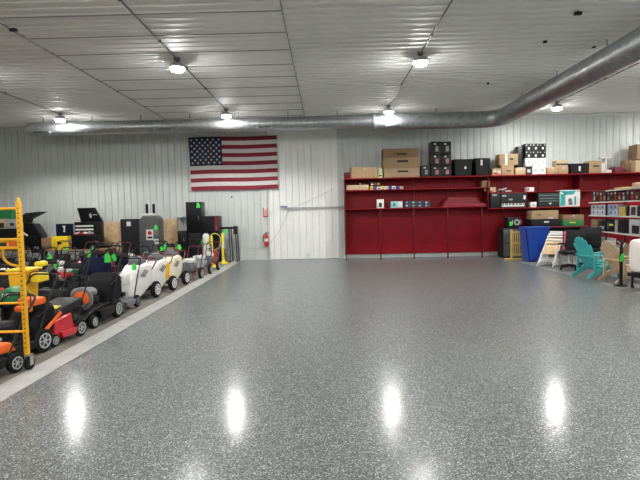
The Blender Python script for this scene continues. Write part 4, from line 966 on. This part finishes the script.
# adirondack chairs
def adirondack(loc, rz, label, mt, group, s=1.0):
    """faces -Y locally"""
    t = empty('adirondack_chair', loc, label, 'chair', rz, group); t.scale = (s, s, s)
    for x in (-.27, .27):
        m = MB(); m.prism([(-.46, .30), (-.46, .38), (-.38, .39), (.1, .26), (.42, .06), (.44, 0), (.36, 0), (.05, .17)], x - .013, x + .013, 'x', .004); m.build('side_rail', mt, t)
        m = MB(); m.b2(x * 1.1 - .035, x * 1.1 + .035, -.42, -.39, 0, .54, .004); m.build('front_leg', mt, t)
        m = MB(); m.prism([(-.075, -.48), (.075, -.48), (.065, .1), (.035, .3), (-.03, .3), (-.06, .1)], .54, .565, 'z', .006); a = m.build('armrest', mt, t); a.location = (x * 1.14, 0, 0)
        m = MB(); m.b2(x * 1.1 - .02, x * 1.1 + .02, .22, .27, .12, .54, .004); m.build('rear_post', mt, t)
    m = MB(); m.b2(-.28, .28, .23, .27, .50, .545, .004); m.build('back_brace', mt, t)
    for k in range(5):
        y = -.42 + k * .105; z = .39 - .05 * k * .9 + (.0 if k else -.01)
        m = MB(); m.box((0, y, z), (.56, .085, .02), .005, rot=Matrix.Rotation(R(-14), 3, 'X')); m.build('seat_slat', mt, t)
    for k in range(7):
        u = k - 3; L = .86 - .022 * u * u; xb, xt = u * .066, u * .086
        m = MB(); ang = R(26)
        def Q(x, l, th): return (x, .08 + l * math.sin(ang) + th * math.cos(ang), .22 + l * math.cos(ang) - th * math.sin(ang))
        b = m.bm; vs_ = []
        for th in (0, .018):
            vs_.append([b.verts.new(Q(x, l, th)) for x, l in ((xb - .029, 0), (xb + .029, 0), (xt + .038, L - .03), (xt + .02, L), (xt - .02, L), (xt - .038, L - .03))])
        b.faces.new(vs_[0]); b.faces.new(vs_[1][::-1])
        for q in range(6): b.faces.new((vs_[0][q], vs_[1][q], vs_[1][(q + 1) % 6], vs_[0][(q + 1) % 6]))
        m.n = len(b.faces); m.build('back_slat', mt, t)
    return t
adirondack((6.30, 11.25, 0), R(100), 'turquoise slatted garden chair with rounded back', mat('turquoise_paint', (.05, .42, .43), .45), 'slatted garden chairs', .96)
adirondack((6.47, 10.47, 0), R(100), 'tan unpainted wood slatted garden chair right of turquoise one', mat('tan_wood', (.55, .40, .25), .6), 'slatted garden chairs', .92)
# ================================================================ angled shelving on the right
A = Vector((7.72, 14.15, 0)); B = Vector((6.98, 9.95, 0)); dv = (B - A); LEN = dv.length; dv.normalize()
ang = math.atan2(dv.y, dv.x)             # local x runs from far to near, local +y points to the back of the shelf
back = Vector((-dv.y, dv.x, 0))
if back.x < 0: back = -back
SHZ = [.30, .97, 1.40, 1.77, 2.07]
shm = mat('cream_shelf_edge', (.62, .6, .55), .5)
sdm = mat('grey_board', (.20, .19, .18), .6)
def rz_of(): return ang
half = LEN / 2
rot = Matrix(((dv.x, back.x, 0), (dv.y, back.y, 0), (0, 0, 1)))
assert rot.determinant() > 0 or True
RZ = math.atan2(dv.y, dv.x); flip = 1 if rot.determinant() > 0 else -1
def shelf_unit(u0, u1, label, top):
    base = A + dv * u0
    t = empty('metal_shelving', base, label, 'shelving', RZ, 'cream-edged shelving units'); W = u1 - u0
    for x in (.02, W - .02):
        for y in (.026, .48):
            m = MB(); m.b2(x - .012, x + .012, flip * y - .01, flip * y + .01, 0, SHZ[top] + .0); m.build('upright', charc, t)
    for z in SHZ[:top + 1]:
        m = MB(); m.b2(0, W, flip * .012, flip * .5, z - .025, z - .002); s_ = m.build('shelf_board', sdm, t)
        m = MB(); m.b2(0, W, flip * -.005, flip * .012, z - .035, z, .002); m.build('shelf_edge', shm, s_)
shelf_unit(0, 1.2, 'cream-edged shelving unit farthest away beside the white and teal box', 3)
shelf_unit(1.21, LEN, 'cream-edged shelving unit nearest the viewer behind the garden chairs', 4)
def U(px, z=1.5):
    """distance along the unit whose front shows at this column"""
    lo, hi = 0, LEN + 2
    for _ in range(40):
        mid = (lo + hi) / 2; p = A + dv * mid
        if proj((p.x, p.y, z))[0] < px: lo = mid
        else: hi = mid
    return lo
def ZU(py, u):
    p = A + dv * u; return WZ(py, p.x, p.y)
def ons(px0, px1, pt, zi, label, m_=None, inset=.045, d=.28, z0=None, **k):
    u0, u1 = U(px0), U(px1); z0 = SHZ[zi] if z0 is None else z0
    um = (u0 + u1) / 2; z1 = ZU(pt, um) if pt is not None else z0 + k.pop('hh')
    o = cbox(-(u1 - u0) / 2 + .004, (u1 - u0) / 2 - .004, 0, d, z0, z1, label, m_, rz=0, tp=False, **k)
    p = A + dv * um + back * inset; o.location = (p.x, p.y, z0)
    o.rotation_euler = (0, 0, RZ if flip > 0 else RZ + math.pi); return o
# bottle-like dark red and black boxes on the upper shelf
k = 0; px = 591.0; dr = mat('dark_red_card', (.09, .006, .012), .5)
while px < 638.5:
    wd = 3.1 + .035 * (px - 590)
    ons(px, px + wd, 191.2 + (k % 3) * .5 - .01 * (px - 590), 3, '%s product box, %s from the left on the dark box shelf' % (('black', 'dark red', 'brown-black')[k % 3], (ordw + ['eleventh', 'twelfth', 'thirteenth', 'fourteenth'])[k]), (blk, dr, cardd)[k % 3] if k % 3 < 2 else mat('brown_black_card', (.05, .025, .015), .5), name='product_box', mark=(.3, .75, .15, .55), marks=((.3, .6, .7, .9, (0, 3, 0, 1)[k % 4]),), mm=(lgrey, ink, redp, mat('tan_print', (.35, .2, .12), .6))[k % 4], group='dark boxes on the upper shelf', d=.22)
    px += wd; k += 1
# small pale boxes, two rows
pb = mat('pale_blue_card', (.50, .54, .60), .5)
for k in range(7):
    a = 585.8 + k * 4.3; 
    zmid = SHZ[2] + .17
    for r_ in range(2):
        z0 = SHZ[2] if r_ == 0 else SHZ[2] + .145
        ons(a, a + 4.2, None, 2, 'small pale blue box, %s from left in the %s layer' % (ordw[k], ('lower', 'upper')[r_]), pb if (k < 4) else mat('paler_blue_card', (.38, .48, .62), .5), name='product_box', mark=(.3, .6, .3, .75), mm=mat('navy_print', (.03, .04, .12), .5) if k % 2 else mat('rust_print', (.2, .1, .1), .5), group='small pale boxes in two layers', d=.2, z0=z0 + .001 * r_, hh=.143)
ons(616.8, 623.2, 206.5, 2, 'tan wooden box right of the small pale boxes', gy, d=.2)
ons(624, 627, 206.5, 2, 'narrow dark green box right of the tan box', charc, d=.2)
ons(627.5, 634, 205.5, 2, 'white-framed dark picture box on the third shelf', white, name='picture_frame', cat='frame', d=.06, mark=(.2, .95, .1, .85), mm=mat('dark_picture', (.06, .03, .03), .4))
ons(634.8, 645, 206.5, 2, 'dark box with red marks at the right edge of the third shelf', charc, mark=(.3, .7, .3, .6), mm=redp)
# shelf at z .97
for k, (a, b_, nm) in enumerate(((585.5, 590, 'left'), (590.2, 595.2, 'right'))):
    ons(a, b_, 219.5, 1, 'brown box, %s of two at the far end of the lower shelf' % nm, card, mark=(.2, .8, .4, .5))
ons(597, 604, 221, 1, 'black box with grey panel beside the brown boxes', blk, marks=((.2, .8, .2, .5, 3),), name='product_box')
ons(604.3, 612.8, 219.5, 1, 'black box with teal tool picture on the lower shelf', blk, mark=(.15, .3, .2, .8), mm=teal, marks=((.4, .85, .5, .65, 4),), name='product_box')
ons(613, 615.6, 220, 1, 'narrow pale box between teal-picture box and dark box', lgrey)
ons(616, 626, 220.5, 1, 'wide black box left of the grey photo box', blk, name='product_box')
ons(627, 638, 219.5, 1, 'light grey box with dark diagonal photo on the lower shelf', mat('pale_grey_card', (.5, .5, .52), .5), mark=(.3, .95, .05, .6), mm=charc, name='product_box')
ons(638.6, 648, 221, 1, 'white box cut by the right edge on the lower shelf', white)
# top level goods
ons(629, 637, 182.5, 4, 'pale wrapped bundle on the highest shelf near the right edge', mat('tan_wrap', (.60, .44, .28), .7), bev=.03, name='wrapped_bundle', cat='bundle')
ons(612, 620, 187.4, 4, 'flat tan tray at the far end of the highest shelf', gy)
# grey/white storage under, dim
ons(605, 618, 246, 0, 'white crate on the lowest shelf behind the garden chairs', lgrey, name='storage_crate', cat='crate', d=.4)
ons(619, 636, 245, 0, 'dark brown carton on the lowest shelf behind the steel post', cardd, d=.4)
ons(586, 599, 238, 0, 'white box on the lowest shelf behind the black chair', white, d=.4)
# ================================================================ steel post and white padded seat
Yq = 9.9; x = sx(622, Yq)
t = empty('steel_post_stand', (x, Yq, 0), 'dark steel post with green tag beside white padded seat', 'post')
m = MB(); zt = WZ(240, x, Yq); m.b2(-.024, .024, -.024, .024, .02, zt, .004); m.build('post', charc, t)
m = MB(); m.b2(-.09, .09, -.09, .09, 0, .02, .005); m.build('foot', charc, t)
m = MB(); m.cyl((-.08, 0, zt - .02), (.02, 0, zt - .12), .012); m.cyl((.08, 0, zt - .06), (.02, 0, zt - .16), .012); m.build('hook_arm', steel, t)
m = MB(); z_ = WZ(258.5, x, Yq); m.box((-.005, -.04, z_), (.085, .008, .12), .003); m.cyl((0, -.03, z_ + .06), (0, -.03, z_ + .1), .02); m.build('price_tag', greent, t)
Ye = 9.25; xq = WX(625.5, Ye + .44, .6)
t = empty('padded_seat', (xq + .36, Ye + .22, 0), 'white rounded padded seat on a black wheeled frame at right edge', 'seat')
zb, zt = WZ(275, xq, Ye), WZ(239, xq + .2, Ye)
m = MB(); m.box((0, 0, (zb + zt) / 2), (.72, .44, zt - zb), .13); o = m.build('cushion', mat('white_vinyl', (.80, .74, .68), .45, 0, .03), t)
sub = o.modifiers.new('s', 'SUBSURF'); sub.levels = 1; sub.render_levels = 1
m = MB(); m.b2(-.34, .36, -.2, .2, zb - .07, zb + .0, .01); m.build('frame', black, t)
for a in (-.26, .28):
    for c in (-.15, .15):
        m = MB(); m.b2(a - .015, a + .015, c - .015, c + .015, .07, zb - .06); lg = m.build('leg', black, t)
        m = MB(); m.lathe([(.02, -.02), (.035, -.015), (.035, .015), (.02, .02)], (a, c, .036), 'x', 12); m.build('caster', rubber, lg)
# ---------------------------------------------------------------- world and view
w = bpy.data.worlds.new('world'); SC.world = w; w.use_nodes = True
w.node_tree.nodes['Background'].inputs['Color'].default_value = (.6, .65, .7, 1)
w.node_tree.nodes['Background'].inputs['Strength'].default_value = .05
vs = SC.view_settings; vs.view_transform = 'Standard'; vs.look = 'None'; vs.exposure = 0; vs.gamma = 1; vs.use_curve_mapping = False
